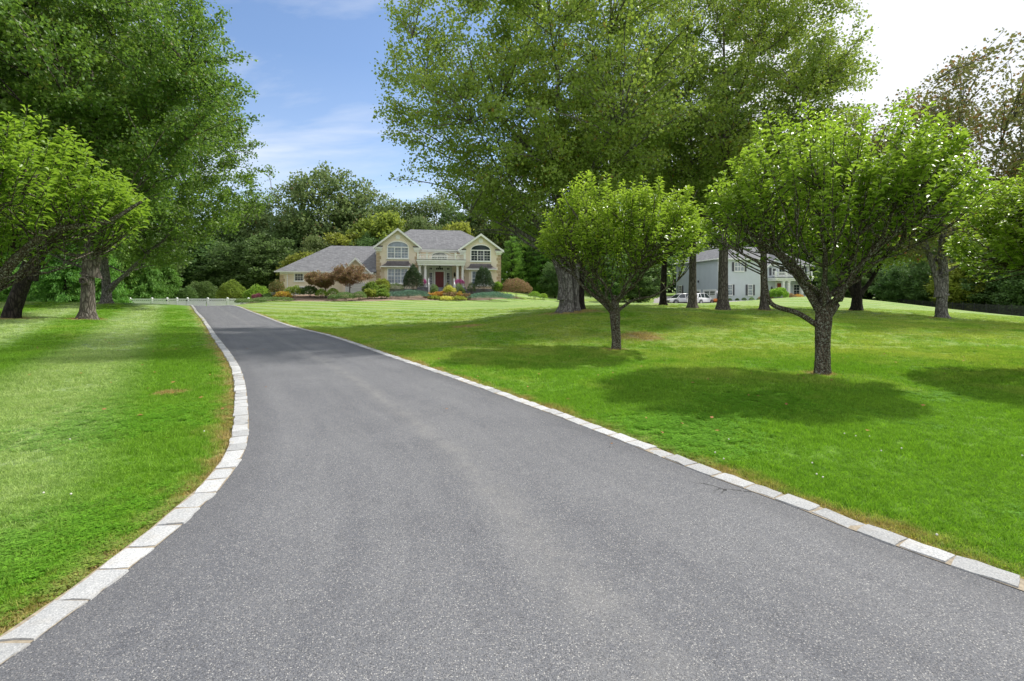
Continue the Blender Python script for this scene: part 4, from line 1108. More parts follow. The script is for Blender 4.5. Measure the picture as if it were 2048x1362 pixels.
for i, (px, D, yt, k) in enumerate([(20, 66, 430, 0), (90, 70, 440, 2), (160, 64, 450, 0), (230, 72, 430, 2), (290, 78, 430, 0), (-40, 58, 420, 2), (-110, 54, 380, 0), (-200, 50, 350, 1), (110, 58, 500, 2), (40, 52, 510, 2), (190, 60, 490, 2), (60, 84, 380, 1), (180, 90, 380, 0), (300, 96, 390, 1)]):
    wood(px, D, yt, k, 'far_left', 1.25)
# dense undergrowth and the far mass of the woods
rs = np.random.default_rng(99)
def band(name, n, arc, zmax, leaf, mat, label, cat='undergrowth'):
    a = rs.uniform(0, 1, n)
    ar = np.array(arc); k = np.interp(a, np.linspace(0, 1, len(ar)), np.arange(len(ar)))
    px = np.interp(k, np.arange(len(ar)), ar[:, 0]); D = np.interp(k, np.arange(len(ar)), ar[:, 1])+rs.normal(0, 2.2, n)
    x = (px-1024)/F*D; y = D
    zm = np.interp(k, np.arange(len(ar)), ar[:, 2])*(.75+.25*np.sin(px*.045)*np.sin(px*.013+1))*zmax
    z = H(x, y)+rs.uniform(0, 1, n)**.8*zm
    Pb = np.c_[x, y, z]
    me = leaf_geo(Pb, rs.normal(0, 1, (n, 3)), leaf*rs.uniform(.6, 1.3, n), rs, .8, .1, .4, name=name)
    tag(link(name, me, mat), label, cat, kind='stuff')
band('undergrowth', 52000, [(-260, 62, 1), (60, 74, 1), (330, 88, 1), (560, 94, 1), (700, 100, 1), (900, 106, 1.1), (1060, 96, 1), (1340, 104, 1), (1640, 96, .9), (1860, 80, .9), (2040, 68, .9), (2300, 58, 1)], 9.0, .75, M['l_dark'], 'dark tangled undergrowth along the foot of the woods')

# --- conifers
def conifer(h, r, seed, n=9000, leaf=.30, droop=.5, cbase=.2, dense=1.0, shape=1.0):
    rs = np.random.default_rng(seed); g = Geo()
    trunk_rings(g, [(0, 0, -.2), (0, 0, h*.3), (0, 0, h*.6), (0, 0, h*.97)], [h*.016, h*.013, h*.01, h*.004], rs, 8, 4, .03)
    nb = int(150*dense)
    hz = cbase+(h*.97-cbase)*rs.uniform(0, 1, nb)**1.15; az = rs.uniform(0, 6.28, nb)
    ext = r*(1-(hz/h))**shape*rs.uniform(.75, 1.12, nb)+.12
    S = np.c_[np.zeros(nb), np.zeros(nb), hz]; T = S+np.c_[np.cos(az)*ext, np.sin(az)*ext, -ext*droop*rs.uniform(.1, .6, nb)+.1*ext]
    Mi = (S+T)/2+np.c_[np.zeros((nb, 2)), ext*.12]
    g.tubes(bez(S, Mi, T, 4), np.linspace(.03, .008, 4)[None].repeat(nb, 0), 3)
    pr = ext/ext.sum(); bi = rs.choice(nb, n, p=pr); t = rs.uniform(.25, 1.03, n)[:, None]
    Pb = (1-t)**2*S[bi]+2*t*(1-t)*Mi[bi]+t*t*T[bi]+rs.normal(0, 1, (n, 3))*np.array([.14, .14, .10])*(r/2.2)
    Dr = unit(T[bi]-S[bi])*.6+rs.normal(0, .4, (n, 3))+np.array([0, 0, -droop])
    lm = leaf_geo(Pb, Dr, leaf*rs.uniform(.6, 1.3, n), rs, .32, .1, .5, name='crown')
    return g.mesh('trunk'), lm
c1 = conifer(8.5, 3.4, 61, 15000, .36, 1.0, .1, 1.3, .75)
c2 = conifer(9, 3.0, 62, 12000, .34, .8, .1, 1.2, .8)
def con(px, D, ytop, ms, h, label, lm='l_conifer', w=1.0, group='conifers beyond the left lawn', kind='conifer_tree'):
    x, y = XY(px, D); z = float(H(x, y))-.1; s = (EYE+(590-ytop)/F*D-z)/h
    place_tree(kind, (x, y, z), ms, M['bark_dark'], M[lm], label, group, random.uniform(0, 6), (s*w, s*w, s))
con(296, 62, 505, c1, 8.5, 'pale green weeping conifer at the left end of the white fence', w=1.0, lm='l_arbor')
con(250, 61, 490, c1, 8.5, 'olive drooping conifer behind the pale grey maple trunk', w=1.0)
con(338, 64, 520, c2, 9, 'small bright conifer just over the white fence', w=1.1, lm='l_arbor')
con(130, 47, 470, c2, 9, 'dark conifer between the leaning trunk and the knotted maple', w=1.2)
con(75, 50, 460, c2, 9, 'dark conifer behind the leaning black trunk', w=1.2)
con(0, 46, 470, c2, 9, 'dark conifer at the left picture edge', w=1.2)
con(200, 50, 480, c1, 8.5, 'brownish green conifer behind the two left maples', w=1.0)
ca = conifer(7.5, 1.5, 63, 11000, .22, -.7, .1, 1.4, .55)
con(1024, 74, 474, ca, 7.5, 'bright green narrow arborvitae beside the right corner of the cream house', lm='l_arbor', w=1.25, group='arborvitae hedge right of the cream house', kind='arborvitae')
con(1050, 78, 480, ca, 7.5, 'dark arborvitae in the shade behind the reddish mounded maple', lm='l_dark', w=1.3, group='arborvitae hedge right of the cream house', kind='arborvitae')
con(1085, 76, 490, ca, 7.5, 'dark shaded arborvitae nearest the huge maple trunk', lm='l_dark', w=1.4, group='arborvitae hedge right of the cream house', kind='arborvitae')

# ------------------------------------------------------------------ architecture helpers
def window(parent, loc, rz, w, h, lights=3, arch=0.0, glass='glass', frame=.10, cols=2, rows=4, name='window', pane_list=None, sill=True):
    """origin at bottom centre of the opening, x across, -y outwards"""
    b = MB(); f = frame
    b.box(-w/2-f, -.07, -f, w/2+f, .05, 0); b.box(-w/2-f, -.07, 0, -w/2, .05, h); b.box(w/2, -.07, 0, w/2+f, .05, h)
    if sill: b.box(-w/2-f*1.5, -.12, -f*1.6, w/2+f*1.5, .02, -f)
    b.box(-w/2-(0 if arch else f), -.07, h, w/2+(0 if arch else f), .05, h+f)
    lw = w/lights
    for i in range(1, lights): b.box(-w/2+i*lw-.045, -.06, 0, -w/2+i*lw+.045, .05, h)
    if arch:
        n = 16; pin = []; pout = []
        for i in range(n+1):
            a = math.pi*i/n
            pin.append((-math.cos(a)*w/2, h+f+math.sin(a)*arch)); pout.append((-math.cos(a)*(w/2+f), h+math.sin(a)*(arch+f*2)))
        for i in range(n):
            b.ext([pin[i], pin[i+1], pout[i+1], pout[i]][::-1], -.09, .05)
        b.box(-w/2-f, -.07, h, -w/2, .05, h+f*.5); b.box(w/2, -.07, h, w/2+f, .05, h+f*.5)
    o = b.build(name, M['white'], parent, loc); o.rotation_euler = (0, 0, rz)
    for i in range(lights):
        x0 = -w/2+i*lw+.045; x1 = x0+lw-.09
        if i == 0: x0 = -w/2
        if i == lights-1: x1 = w/2
        MB().box(x0, -.005, 0, x1, .015, h).build('pane', M[glass], o)
        mn = MB(); 
        for k in range(1, cols): xx = x0+(x1-x0)*k/cols; mn.box(xx-.012, -.022, 0, xx+.012, -.008, h)
        for k in range(1, rows): zz_ = h*k/rows; t_ = .03 if k == rows//2 else .012; mn.box(x0, -.026, zz_-t_, x1, -.009, zz_+t_)
        if cols > 1 or rows > 1: mn.build('muntin', M['white'], o)
    if arch:
        pl = [(-math.cos(math.pi*i/16)*w/2, h+f+math.sin(math.pi*i/16)*arch) for i in range(17)]
        MB().ext(pl[::-1], -.005, .015).build('pane', M[glass], o)
    return o
def shutter(parent, x, y, z, w, h, rz=0):
    b = MB(); b.box(-w/2, -.05, 0, w/2, -.01, h)
    for k in range(int(h/.12)): b.box(-w/2+.04, -.065, .06+k*.12, w/2-.04, -.05, .06+k*.12+.06)
    o = b.build('shutter', M['shutter'], parent, (x, y, z)); o.rotation_euler = (0, 0, rz); return o
def gable_roof(parent, cx, hw, ze, zp, y0, y1, oh=.35, t=.16, name='roof'):
    """gable facing -y; hw half width of the wall; returns roof + white rake boards"""
    sl = (zp-ze)/hw
    xe = hw+oh; z_e = ze-oh*sl*.6
    b = MB()
    b.slab((cx-xe, y0, z_e), (cx, y0, zp+.14), (cx, y1, zp+.14), (cx-xe, y1, z_e), t)
    b.slab((cx, y0, zp+.14), (cx+xe, y0, z_e), (cx+xe, y1, z_e), (cx, y1, zp+.14), t)
    r = b.build(name, M['shingle'], parent)
    for s in (-1, 1):
        rk = MB(); q4 = [(cx, zp+.10), (cx+s*(xe+.03), z_e-.04), (cx+s*(xe+.03), z_e-.30), (cx, zp-.20)]
        if s > 0: q4 = q4[::-1]
        rk.ext(q4, y0-.06, y0-.005)
        rk.build('rake_board', M['white'], r)
    return r
def quoins(parent, x, sx, y, z0, z1, n=None, ret=True):
    pitch = .42; k = 0; z = z0
    while z+.36 < z1:
        w = .56 if k % 2 == 0 else .40
        b = MB(); xa, xb = (x-.035, x+w) if sx > 0 else (x-w, x+.035)
        b.box(xa, y-.04, z, xb, y+(.40 if k % 2 == 0 else .56), z+.38)
        b.build('quoin', M['quoin'], parent); z += pitch; k += 1

# ------------------------------------------------------------------ cream house
P0 = (-17.0, 61.7, 2.6); ANG = R(11)
h1 = empty('house', P0, ANG, label='cream stucco two storey house with twin gables, white portico and dark red door', cat='house')
wl_ = MB(); wl_.box(-.2, 1.5, -2.5, 15.65, 10, 5.1).build('wall', M['stucco'], h1)
GL = (2.38, 2.66); GR_ = (13.08, 2.7)
for (cxg, hw), dz, zpk in ((GL, 0, 7.45), (GR_, -.22, 7.02)):
    n_before = set(bpy.data.objects)
    MB().ext([(cxg-hw, -2.5), (cxg+hw, -2.5), (cxg+hw, 5.3), (cxg, zpk-.03-dz), (cxg-hw, 5.3)], 0, 4.0).build('gable_wall', M['stucco'], h1)
    gable_roof(h1, cxg, hw, 5.3, zpk-dz, -.4, 5.0)
    MB().ext([(cxg+.30*math.cos(a*math.pi/8), 6.42+.30*math.sin(a*math.pi/8)) for a in range(16)], -.05, .02).build('round_vent', M['white'], h1)
    for s in (-1, 1):       # eave returns
        b = MB(); xr = cxg+s*hw
        b.box(xr-s*.75, -.42, 5.0, xr+s*.36, 0.01, 5.12); b.box(xr-s*.68, -.34, 4.80, xr+s*.20, 0.01, 5.0); b.box(xr-s*.62, -.16, 4.58, xr+s*.06, .01, 4.8)
        b.build('eave_return', M['white'], h1)
        MB().slab(*( [(xr-.38 if s < 0 else xr-.77, -.44, 5.13), (xr+.77 if s < 0 else xr+.38, -.44, 5.13), (xr+.77 if s < 0 else xr+.38, .0, 5.32), (xr-.38 if s < 0 else xr-.77, .0, 5.32)]), .03).build('return_cap', M['copper'], h1)
    window(h1, (cxg, -.01, 3.78), 0, 2.5, 1.30, 3, .62, glass='glass' if cxg < 5 else 'glass_dark', frame=.13, rows=4)
    # box bay with flared metal roof
    MB().box(cxg-1.65, -.6, -2.5, cxg+1.65, 0.0, 2.52).build('bay_wall', M['stucco'], h1)
    window(h1, (cxg, -.61, .55), 0, 2.35, 1.75, 3, 0, frame=.13, rows=4)
    prof = [(2.66, 1.0), (2.80, .80), (2.98, .60), (3.18, .46), (3.36, .40)]
    b = MB(); n0 = 0
    top_w, bot_w = 1.35, 2.05
    rows_ = []
    for (z, e) in prof:
        k = (e-.40)/.60; hwid = top_w+(bot_w-top_w)*k; dep = -.02-.95*k-.05
        rows_.append([(cxg-hwid, .0, z), (cxg-hwid, dep, z), (cxg+hwid, dep, z), (cxg+hwid, .0, z)])
    vs = [p for r in rows_ for p in r]; fs = []
    for i in range(len(rows_)-1):
        for j_ in range(3): fs.append((i*4+j_, i*4+j_+1, (i+1)*4+j_+1, (i+1)*4+j_))
    fs.append(tuple((len(rows_)-1)*4+k for k in range(4))); fs.append((3, 2, 1, 0))
    b.add(vs, fs); br_ = b.build('bay_roof', M['copper'], h1)
    for k in range(8):      # standing seams
        xx = cxg-1.3+k*.37; sm = MB()
        for i in range(len(rows_)-1):
            za, ya, zb_, yb = rows_[i][1][2], rows_[i][1][1], rows_[i+1][1][2], rows_[i+1][1][1]
            sm.add([(xx-.015, ya, za), (xx+.015, ya, za), (xx+.015, yb, zb_), (xx-.015, yb, zb_), (xx-.015, ya-.02, za+.03), (xx+.015, ya-.02, za+.03), (xx+.015, yb-.02, zb_+.03), (xx-.015, yb-.02, zb_+.03)],
                   [(4, 5, 6, 7), (0, 4, 7, 3), (1, 2, 6, 5), (0, 1, 5, 4), (3, 7, 6, 2)])
        sm.build('seam', M['copper'], br_)
    MB().box(cxg-2.08, -1.05, 2.52, cxg+2.08, .0, 2.655).build('bay_cornice', M['white'], h1)
    for o_ in set(bpy.data.objects)-n_before:
        if o_.parent == h1: o_.location.z += dz
for (x, s) in ((GL[0]-GL[1], 1), (GL[0]+GL[1], -1), (GR_[0]-GR_[1], 1), (GR_[0]+GR_[1], -1)): quoins(h1, x, s, 0, -.6, 4.6 if x < 6 else 4.4)
# main roof (hip)
b = MB(); e0, e1, yf, yb, ze, zr = -.40, 16.1, 1.05, 10.45, 5.10, 8.25
ra, rb = (3.9, 5.8, zr), (11.0, 5.8, zr)
b.add([(e0, yf, ze), (e1, yf, ze), (e1, yb, ze), (e0, yb, ze), ra, rb, (e0, yf, ze-.12), (e1, yf, ze-.12), (e1, yb, ze-.12), (e0, yb, ze-.12)],
      [(0, 1, 5, 4), (1, 2, 5), (2, 3, 4, 5), (3, 0, 4), (9, 8, 7, 6), (0, 6, 7, 1), (1, 7, 8, 2), (2, 8, 9, 3), (3, 9, 6, 0)])
b.build('roof', M['shingle'], h1)
MB().box(5.1, .97, 4.86, 10.3, 1.04, 5.02).box(5.06, 1.1, 4.68, 10.36, 1.49, 4.84).build('gutter', M['white'], h1)
# recessed entry wall, door, sidelights
MB().box(5.05, 1.42, -.2, 9.4, 1.498, 3.0).build('entry_wall', M['porchwall'], h1)
dc = 7.73
df = MB(); df.box(dc-.72, 1.34, 0, dc-.56, 1.47, 2.25); df.box(dc+.56, 1.34, 0, dc+.72, 1.47, 2.25); df.box(dc-.72, 1.34, 2.1, dc+.72, 1.47, 2.25); df.build('door_frame', M['white'], h1)
dr = MB().box(dc-.56, 1.37, .02, dc+.56, 1.46, 2.1).build('front_door', M['red'], h1)
for sx in (-1, 1):
    for (za, zb_) in ((.2, 1.1), (1.2, 1.95)): MB().box(dc+sx*.27-.19, 1.345, za, dc+sx*.27+.19, 1.369, zb_).build('door_panel', M['red'], dr)
MB().lathe([(.02, 0), (.035, .03), (.02, .06)], 8).build('door_handle', M['steel'], dr, (dc+.45, 1.33, 1.0))
for sx in (-1, 1):
    window(h1, (dc+sx*1.15, 1.40, .35), 0, .36, 1.62, 1, 0, 'glass_dark', .07, 2, 5, 'sidelight', sill=False)
    window(h1, (dc+sx*1.15, 1.40, 2.38), 0, .36, .26, 1, 0, 'glass_dark', .05, 2, 1, 'transom', sill=False)
window(h1, (dc, 1.40, 2.38), 0, .95, .26, 1, 0, 'glass_dark', .05, 4, 1, 'transom', sill=False)
# porch floor, steps
MB().box(4.8, -1.6, -2.0, 10.95, 1.42, -.02).build('porch_floor', M['stonewall'], h1)
for k in range(5):
    MB().box(6.2, -1.6-.36*(k+1), -2.2, 9.5, -1.6-.36*k-.002, -.20-.17*k).build('step', M['stonewall'], h1)
for (sa, sb_, lb) in ((1.4, 6.1, 'low grey stone retaining wall left of the front steps'), (9.6, 14.6, 'low grey stone retaining wall right of the front steps')):
    ox, oy = P0[0]+math.cos(ANG)*sa-math.sin(ANG)*(-2.6), P0[1]+math.sin(ANG)*sa+math.cos(ANG)*(-2.6)
    rw = empty('retaining_wall', (ox, oy, P0[2]), ANG, label=lb, cat='retaining wall')
    MB().box(0, .06, -2.2, sb_-sa, .5, -.22).build('core', M['stonewall'], rw)
    for row in range(4):
        xs_ = random.uniform(0, .2)
        while xs_ < sb_-sa-.2:
            w_ = random.uniform(.35, .7); z_ = -1.45+row*.31
            MB().box(xs_, random.uniform(-.04, .03), z_, min(xs_+w_, sb_-sa), .10, z_+.27).build('stone', M['stonewall'], rw)
            xs_ += w_+.03
# portico
for cxp in (5.13, 5.82, 9.93, 10.6):
    c_ = MB().lathe([(.25, 0), (.25, .10), (.20, .16), (.175, .25), (.165, 1.6), (.15, 2.62), (.19, 2.70), (.19, 2.76)], 16, (cxp, -.95))
    c_.box(cxp-.27, -1.22, -.01, cxp+.27, -.68, .05).box(cxp-.23, -1.18, 2.76, cxp+.23, -.72, 2.86)
    c_.build('column', M['white'], h1, smooth=True)
b = MB(); b.box(4.86, -1.32, 2.80, 10.88, -.58, 3.08); b.box(4.80, -1.42, 3.08, 10.94, -.50, 3.18); b.box(4.72, -1.5, 3.28, 11.0, -.42, 3.48); b.box(4.80, -1.42, 3.18, 10.94, -.50, 3.28)
b.box(4.86, -.58, 2.84, 5.03, -.003, 3.08); b.box(10.39, -.58, 2.84, 10.88, -.003, 3.08)
b.build('entablature', M['white'], h1)
MB().box(5.05, -.57, 2.85, 10.36, 1.415, 2.97).build('porch_ceiling', M['porchwall'], h1)
MB().box(4.70, -1.52, 3.485, 11.02, -.01, 3.54).build('balcony_deck', M['copper'], h1)
rl_ = MB(); yr = -1.35
zb0 = 3.60
rl_.box(4.82, yr-.04, zb0, 10.9, yr+.04, zb0+.08); rl_.box(4.82, yr-.05, 4.14, 6.45, yr+.05, 4.22); rl_.box(9.2, yr-.05, 4.14, 10.9, yr+.05, 4.22)
nA = 14; pa = [(6.45+2.75*i/nA, 4.14+.36*math.sin(math.pi*i/nA)) for i in range(nA+1)]
for i in range(nA):
    rl_.ext([(pa[i][0], pa[i][1]), (pa[i+1][0], pa[i+1][1]), (pa[i+1][0], pa[i+1][1]+.08), (pa[i][0], pa[i][1]+.08)], yr-.05, yr+.05)
railing = rl_.build('balcony_railing', M['white'], h1)
for xp in (4.9, 6.05, 9.65, 10.85):
    MB().box(xp-.11, yr-.11, 3.545, xp+.11, yr+.11, 4.32).box(xp-.15, yr-.15, 4.32, xp+.15, yr+.15, 4.39).build('newel_post', M['white'], railing)
bal = MB().lathe([(.028, 0), (.028, .08), (.045, .2), (.02, .32), (.02, .42), (.028, .47)], 6).mesh('baluster'); bal.materials.append(M['white'])
xx = 5.1
while xx < 10.7:
    if min(abs(xx-p) for p in (6.05, 9.65)) > .16:
        o = bpy.data.objects.new('baluster', bal); col.objects.link(o); o.parent = railing; o.location = (xx, yr, zb0+.08)
        if 6.45 < xx < 9.2: o.scale.z = (.47+.36*math.sin(math.pi*(xx-6.45)/2.75))/.47
    xx += .155
# arched window glimpsed above the balcony
window(h1, (7.73, 1.47, 3.7), 0, 1.9, .42, 3, .42, 'glass_dark', .12, 2, 1, sill=False)
# stair rails
for sx in (6.25, 9.45):
    b = MB(); y0_, y1_ = -1.55, -3.2
    b.add([(sx-.04, y0_, .92), (sx+.04, y0_, .92), (sx+.04, y1_, .1), (sx-.04, y1_, .1), (sx-.04, y0_, 1.0), (sx+.04, y0_, 1.0), (sx+.04, y1_, .18), (sx-.04, y1_, .18)],
          [(0, 3, 2, 1), (4, 5, 6, 7), (0, 1, 5, 4), (1, 2, 6, 5), (2, 3, 7, 6), (3, 0, 4, 7)])
    b.box(sx-.08, y0_-.08, -.02, sx+.08, y0_+.08, 1.12); b.box(sx-.08, y1_-.08, -1.1, sx+.08, y1_+.08, .32)
    for k in range(1, 9):
        yy = y0_+(y1_-y0_)*k/9; zt = .92-.82*k/9; b.box(sx-.02, yy-.02, zt-.95, sx+.02, yy+.02, zt+.02)
    b.build('stair_railing', M['white'], h1)
# lantern beside the door
b = MB(); b.lathe([(.03, 1.45), (.11, 1.55), (.13, 1.85), (.05, 2.0), (.01, 2.08)], 6, (9.75, 1.36)); b.box(9.73, 1.36, 1.75, 9.77, 1.5, 1.8); b.build('wall_lantern', M['steel'], h1)
b = MB(); b.lathe([(.02, 2.52), (.10, 2.60), (.10, 2.74), (.02, 2.86)], 6, (7.73, .2)); b.build('ceiling_lantern', M['steel'], h1)
# downspouts
for (sx, sy, zt, zb_) in ((5.20, 1.3, 4.8, 3.6), (-.36, .15, 5.0, 4.2)):
    MB().cyl((sx, sy), .05, .05, zb_, zt, 8).build('downspout', M['white'], h1)
# garage wing
MB().box(-11.75, 0, -3.2, -.31, 11, 1.82).build('wing_wall', M['stucco'], h1)
b = MB(); e0, e1, yf, yb, ze, zr = -12.2, -.29, -.45, 11.45, 1.95, 5.72
ra, rb = (-6.7, 5.5, zr), (-.29, 5.5, zr)
b.add([(e0, yf, ze), (e1, yf, ze), (e1, yb, ze), (e0, yb, ze), ra, rb, (e0, yf, ze-.1), (e1, yf, ze-.1), (e1, yb, ze-.1), (e0, yb, ze-.1)],
      [(0, 1, 5, 4), (1, 2, 5), (2, 3, 4, 5), (3, 0, 4), (9, 8, 7, 6), (0, 6, 7, 1), (2, 8, 9, 3), (3, 9, 6, 0)])
b.build('wing_roof', M['shingle'], h1)
MB().box(-12.3, -.55, 1.79, -4.65, -.46, 1.94).box(-12.2, -.45, 1.80, -4.65, -.01, 1.845).box(-11.78, -.03, 1.6, -.35, -.003, 1.795).build('wing_gutter', M['white'], h1)
quoins(h1, -11.75, 1, 0, -1.9, 1.6)
MB().cyl((-10.88, -.08), .055, .055, -1.9, 1.68, 8).build('downspout', M['white'], h1)
window(h1, (-9.55, -.01, .80), 0, .90, .88, 1, 0, 'glass_dark', .13, 3, 4)
window(h1, (-9.45, -.01, -.85), 0, .90, .80, 1, 0, 'glass_dark', .13, 3, 2)
window(h1, (-6.6, -.01, .72), 0, .92, .92, 1, 0, 'glass_dark', .13, 3, 4)
cxg = -2.75
MB().ext([(cxg-1.6, -2.9), (cxg+1.6, -2.9), (cxg+1.6, 1.95), (cxg, 3.58), (cxg-1.6, 1.95)], -.6, .0).build('garage_gable', M['stucco'], h1)
gable_roof(h1, cxg, 1.6, 2.0, 3.6, -.95, 2.7, .28)
MB().box(cxg-1.9, -.75, 1.62, cxg+2.15, -.62, 1.86).build('garage_cornice', M['white'], h1)
gd = MB().box(cxg-1.25, -.66, -1.7, cxg+1.25, -.61, .55).build('garage_door', M['white'], h1)
for k in range(4): MB().box(cxg-1.2, -.69, -1.65+k*.55, cxg+1.2, -.665, -1.16+k*.55).build('door_panel', M['porchwall'], gd)

# ------------------------------------------------------------------ grey house
A2 = R(9)
h2 = empty('house', (30.8, 72.0, 1.0), A2, label='pale grey clapboard house with dark shutters, white garage door and small white portico', cat='house')
def clap(poly_fn, axis, fixed, a0, a1, z0, z1, mat, name='wall', out=-1):
    """clapboard wall: each course a thin wedge; axis x or y"""
    b = MB(); z = z0; c = .19
    while z < z1-.01:
        zt = min(z+c, z1); la, lb = poly_fn(z); ta, tb = poly_fn(zt)
        t0 = fixed+out*.035; t1 = fixed+out*.006
        if axis == 'x': v = [(la, t0, z), (lb, t0, z), (tb, t1, zt), (ta, t1, zt), (la, fixed+out*.0, z), (lb, fixed+out*.0, z)]
        else: v = [(t0, la, z), (t0, lb, z), (t1, tb, zt), (t1, ta, zt), (fixed, la, z), (fixed, lb, z)]
        b.add(v, [(0, 1, 2, 3), (0, 4, 5, 1)]); z += c
    o = b.build(name, mat, h2); return o
# solid masses
MB().box(.0, .0, -2.6, 6.85, 12.9, 6.0).build('wall', M['siding'], h2)
cs = clap(lambda z: (0, 6.85), 'x', 0, 0, 0, -1.2, 6.0, M['siding'], 'clapboard'); cs['kind'] = 'stuff'
cs = clap(lambda z: (0, 12.9), 'y', 0, 0, 0, -2.0, 6.0, M['siding_shaded'], 'clapboard'); cs['kind'] = 'stuff'
MB().box(-.07, -.08, -2.2, .16, -.001, 6.0).box(-.08, -.07, -2.2, -.001, .16, 6.0).build('corner_board', M['white'], h2)
MB().box(6.70, -.08, -1.4, 6.93, -.001, 6.0).build('corner_board', M['white'], h2)
b = MB(); e0, e1, yf, yb, ze, zr = -.45, 7.3, -.45, 13.35, 6.05, 8.1
ra, rb = (3.4, 4.0, zr), (3.4, 10.0, zr)
b.add([(e0, yf, ze), (e1, yf, ze), (e1, yb, ze), (e0, yb, ze), ra, rb, (e0, yf, ze-.1), (e1, yf, ze-.1), (e1, yb, ze-.1), (e0, yb, ze-.1)],
      [(0, 1, 4), (1, 2, 5, 4), (2, 3, 5), (3, 0, 4, 5), (9, 8, 7, 6), (0, 6, 7, 1), (1, 7, 8, 2), (2, 8, 9, 3), (3, 9, 6, 0)])
b.build('roof', M['shingle'], h2)
MB().box(-.53, -.53, 5.88, 7.38, -.455, 6.04).box(-.53, -.454, 5.88, -.455, 13.4, 6.04).box(-.44, -.44, 5.90, 7.28, -.05, 5.945).build('gutter', M['white'], h2)
window(h2, (3.28, -.05, 4.22), 0, 1.45, 1.25, 3, 0, 'glass', .09, 2, 2)
mb_ = MB(); n = 12
mb_.ext([(3.28-.36*math.cos(math.pi*i/n), 5.56+.52*math.sin(math.pi*i/n)) for i in range(n+1)][::-1], -.11, -.06); mb_.build('arched_transom', M['white'], h2)
shutter(h2, 2.27, -.05, 4.15, .34, 1.35); shutter(h2, 4.29, -.05, 4.15, .34, 1.35)
window(h2, (5.09, -.05, .62), 0, .68, 1.5, 1, 0, 'glass', .08, 3, 4); shutter(h2, 4.52, -.05, .55, .34, 1.6); shutter(h2, 5.66, -.05, .55, .34, 1.6)
window(h2, (1.75, -.05, .62), 0, .68, 1.5, 1, 0, 'glass', .08, 3, 4); shutter(h2, 1.18, -.05, .55, .34, 1.6); shutter(h2, 2.32, -.05, .55, .34, 1.6)
# garage side: windows and doors face -x
for (v0, v1) in ((.7, 4.0), (5.0, 8.3)):
    gd = MB().box(-.06, v0, -2.0, .0, v1, 1.28)
    gd = MB().box(-.11, v0-.16, -2.0, -.036, v0, 1.45).box(-.11, v1, -2.0, -.036, v1+.16, 1.45).box(-.11, v0, 1.28, -.036, v1, 1.45).build('garage_door', M['white'], h2)
    for k in range(4): MB().box(-.065, v0, -2.0+k*.82, -.037, v1, -2.0+k*.82+.80).build('door_panel', M['white'], gd)
    for g_ in range(2):
        for i in range(4):
            for j_ in range(2):
                ya = v0+.28+g_*1.5+i*.32; MB().box(-.085, ya, .60+j_*.31, -.068, ya+.25, .84+j_*.31).build('pane', M['glass_dark'], gd)
window(h2, (-.05, 11.3, .70), -math.pi/2, .9, 1.45, 1, 0, 'glass_dark', .09, 2, 4)
shutter(h2, -.05, 10.55, .62, .42, 1.6, -math.pi/2); shutter(h2, -.05, 12.05, .62, .42, 1.6, -math.pi/2)
b = MB(); b.lathe([(.03, 2.55), (.10, 2.62), (.12, 2.85), (.03, 2.98)], 6, (-.2, 5.4)); b.box(-.2, 5.38, 2.8, 0, 5.42, 2.84); b.build('wall_lantern', M['steel'], h2)
# entrance section
MB().box(6.86, 2.6, -2.2, 17.2, 12, 5.3).build('wall', M['siding'], h2)
cs = clap(lambda z: (6.93, 17.2), 'x', 2.6, 0, 0, -1.2, 5.3, M['siding'], 'clapboard'); cs['kind'] = 'stuff'
MB().box(17.02, 2.5, -1.2, 17.28, 2.598, 5.3).build('corner_board', M['white'], h2)
b = MB(); e0, e1, yf, yb, ze, zr = 6.5, 17.7, 2.1, 12.4, 5.35, 8.6
ra, rb = (6.8, 7.2, zr), (14.2, 7.2, zr)
b.add([(e0, yf, ze), (e1, yf, ze), (e1, yb, ze), (e0, yb, ze), ra, rb, (e0, yf, ze-.1), (e1, yf, ze-.1), (e1, yb, ze-.1), (e0, yb, ze-.1)],
      [(0, 1, 5, 4), (1, 2, 5), (2, 3, 4, 5), (3, 0, 4), (9, 8, 7, 6), (0, 6, 7, 1), (1, 7, 8, 2), (2, 8, 9, 3), (3, 9, 6, 0)])
b.build('roof', M['shingle'], h2)
MB().box(7.35, 2.02, 5.18, 17.78, 2.095, 5.33).build('gutter', M['white'], h2)
cxg = 12.2
MB().ext([(cxg-2.5, 3), (cxg+2.5, 3), (cxg+2.5, 5.2), (cxg, 7.2), (cxg-2.5, 5.2)], 2.3, 2.56).build('gable_wall', M['siding'], h2)
gable_roof(h2, cxg, 2.5, 5.2, 7.2, 1.95, 5.5, .35)
window(h2, (cxg, 2.28, 3.75), 0, .95, .95, 1, .42, 'glass_dark', .11, 2, 2)
for dx in (-1.35, 1.35): window(h2, (cxg+dx, 2.28, 3.75), 0, .5, 1.0, 1, 0, 'glass_dark', .07, 2, 2)
shutter(h2, 10.2, 2.28, 3.7, .34, 1.2); shutter(h2, 14.25, 2.28, 3.7, .34, 1.2)
window(h2, (15.9, 2.55, 3.6), 0, .8, 1.35, 1, 0, 'glass_dark', .09, 2, 4); shutter(h2, 15.2, 2.55, 3.55, .36, 1.5); shutter(h2, 16.6, 2.55, 3.55, .36, 1.5)
window(h2, (8.6, 2.55, .7), 0, .7, 1.5, 1, 0, 'glass', .08, 2, 4)
window(h2, (15.0, 2.55, .5), 0, 1.0, 1.7, 1, 0, 'glass_dark', .09, 2, 4); window(h2, (16.4, 2.55, .5), 0, .7, 1.7, 1, 0, 'glass', .09, 2, 4)
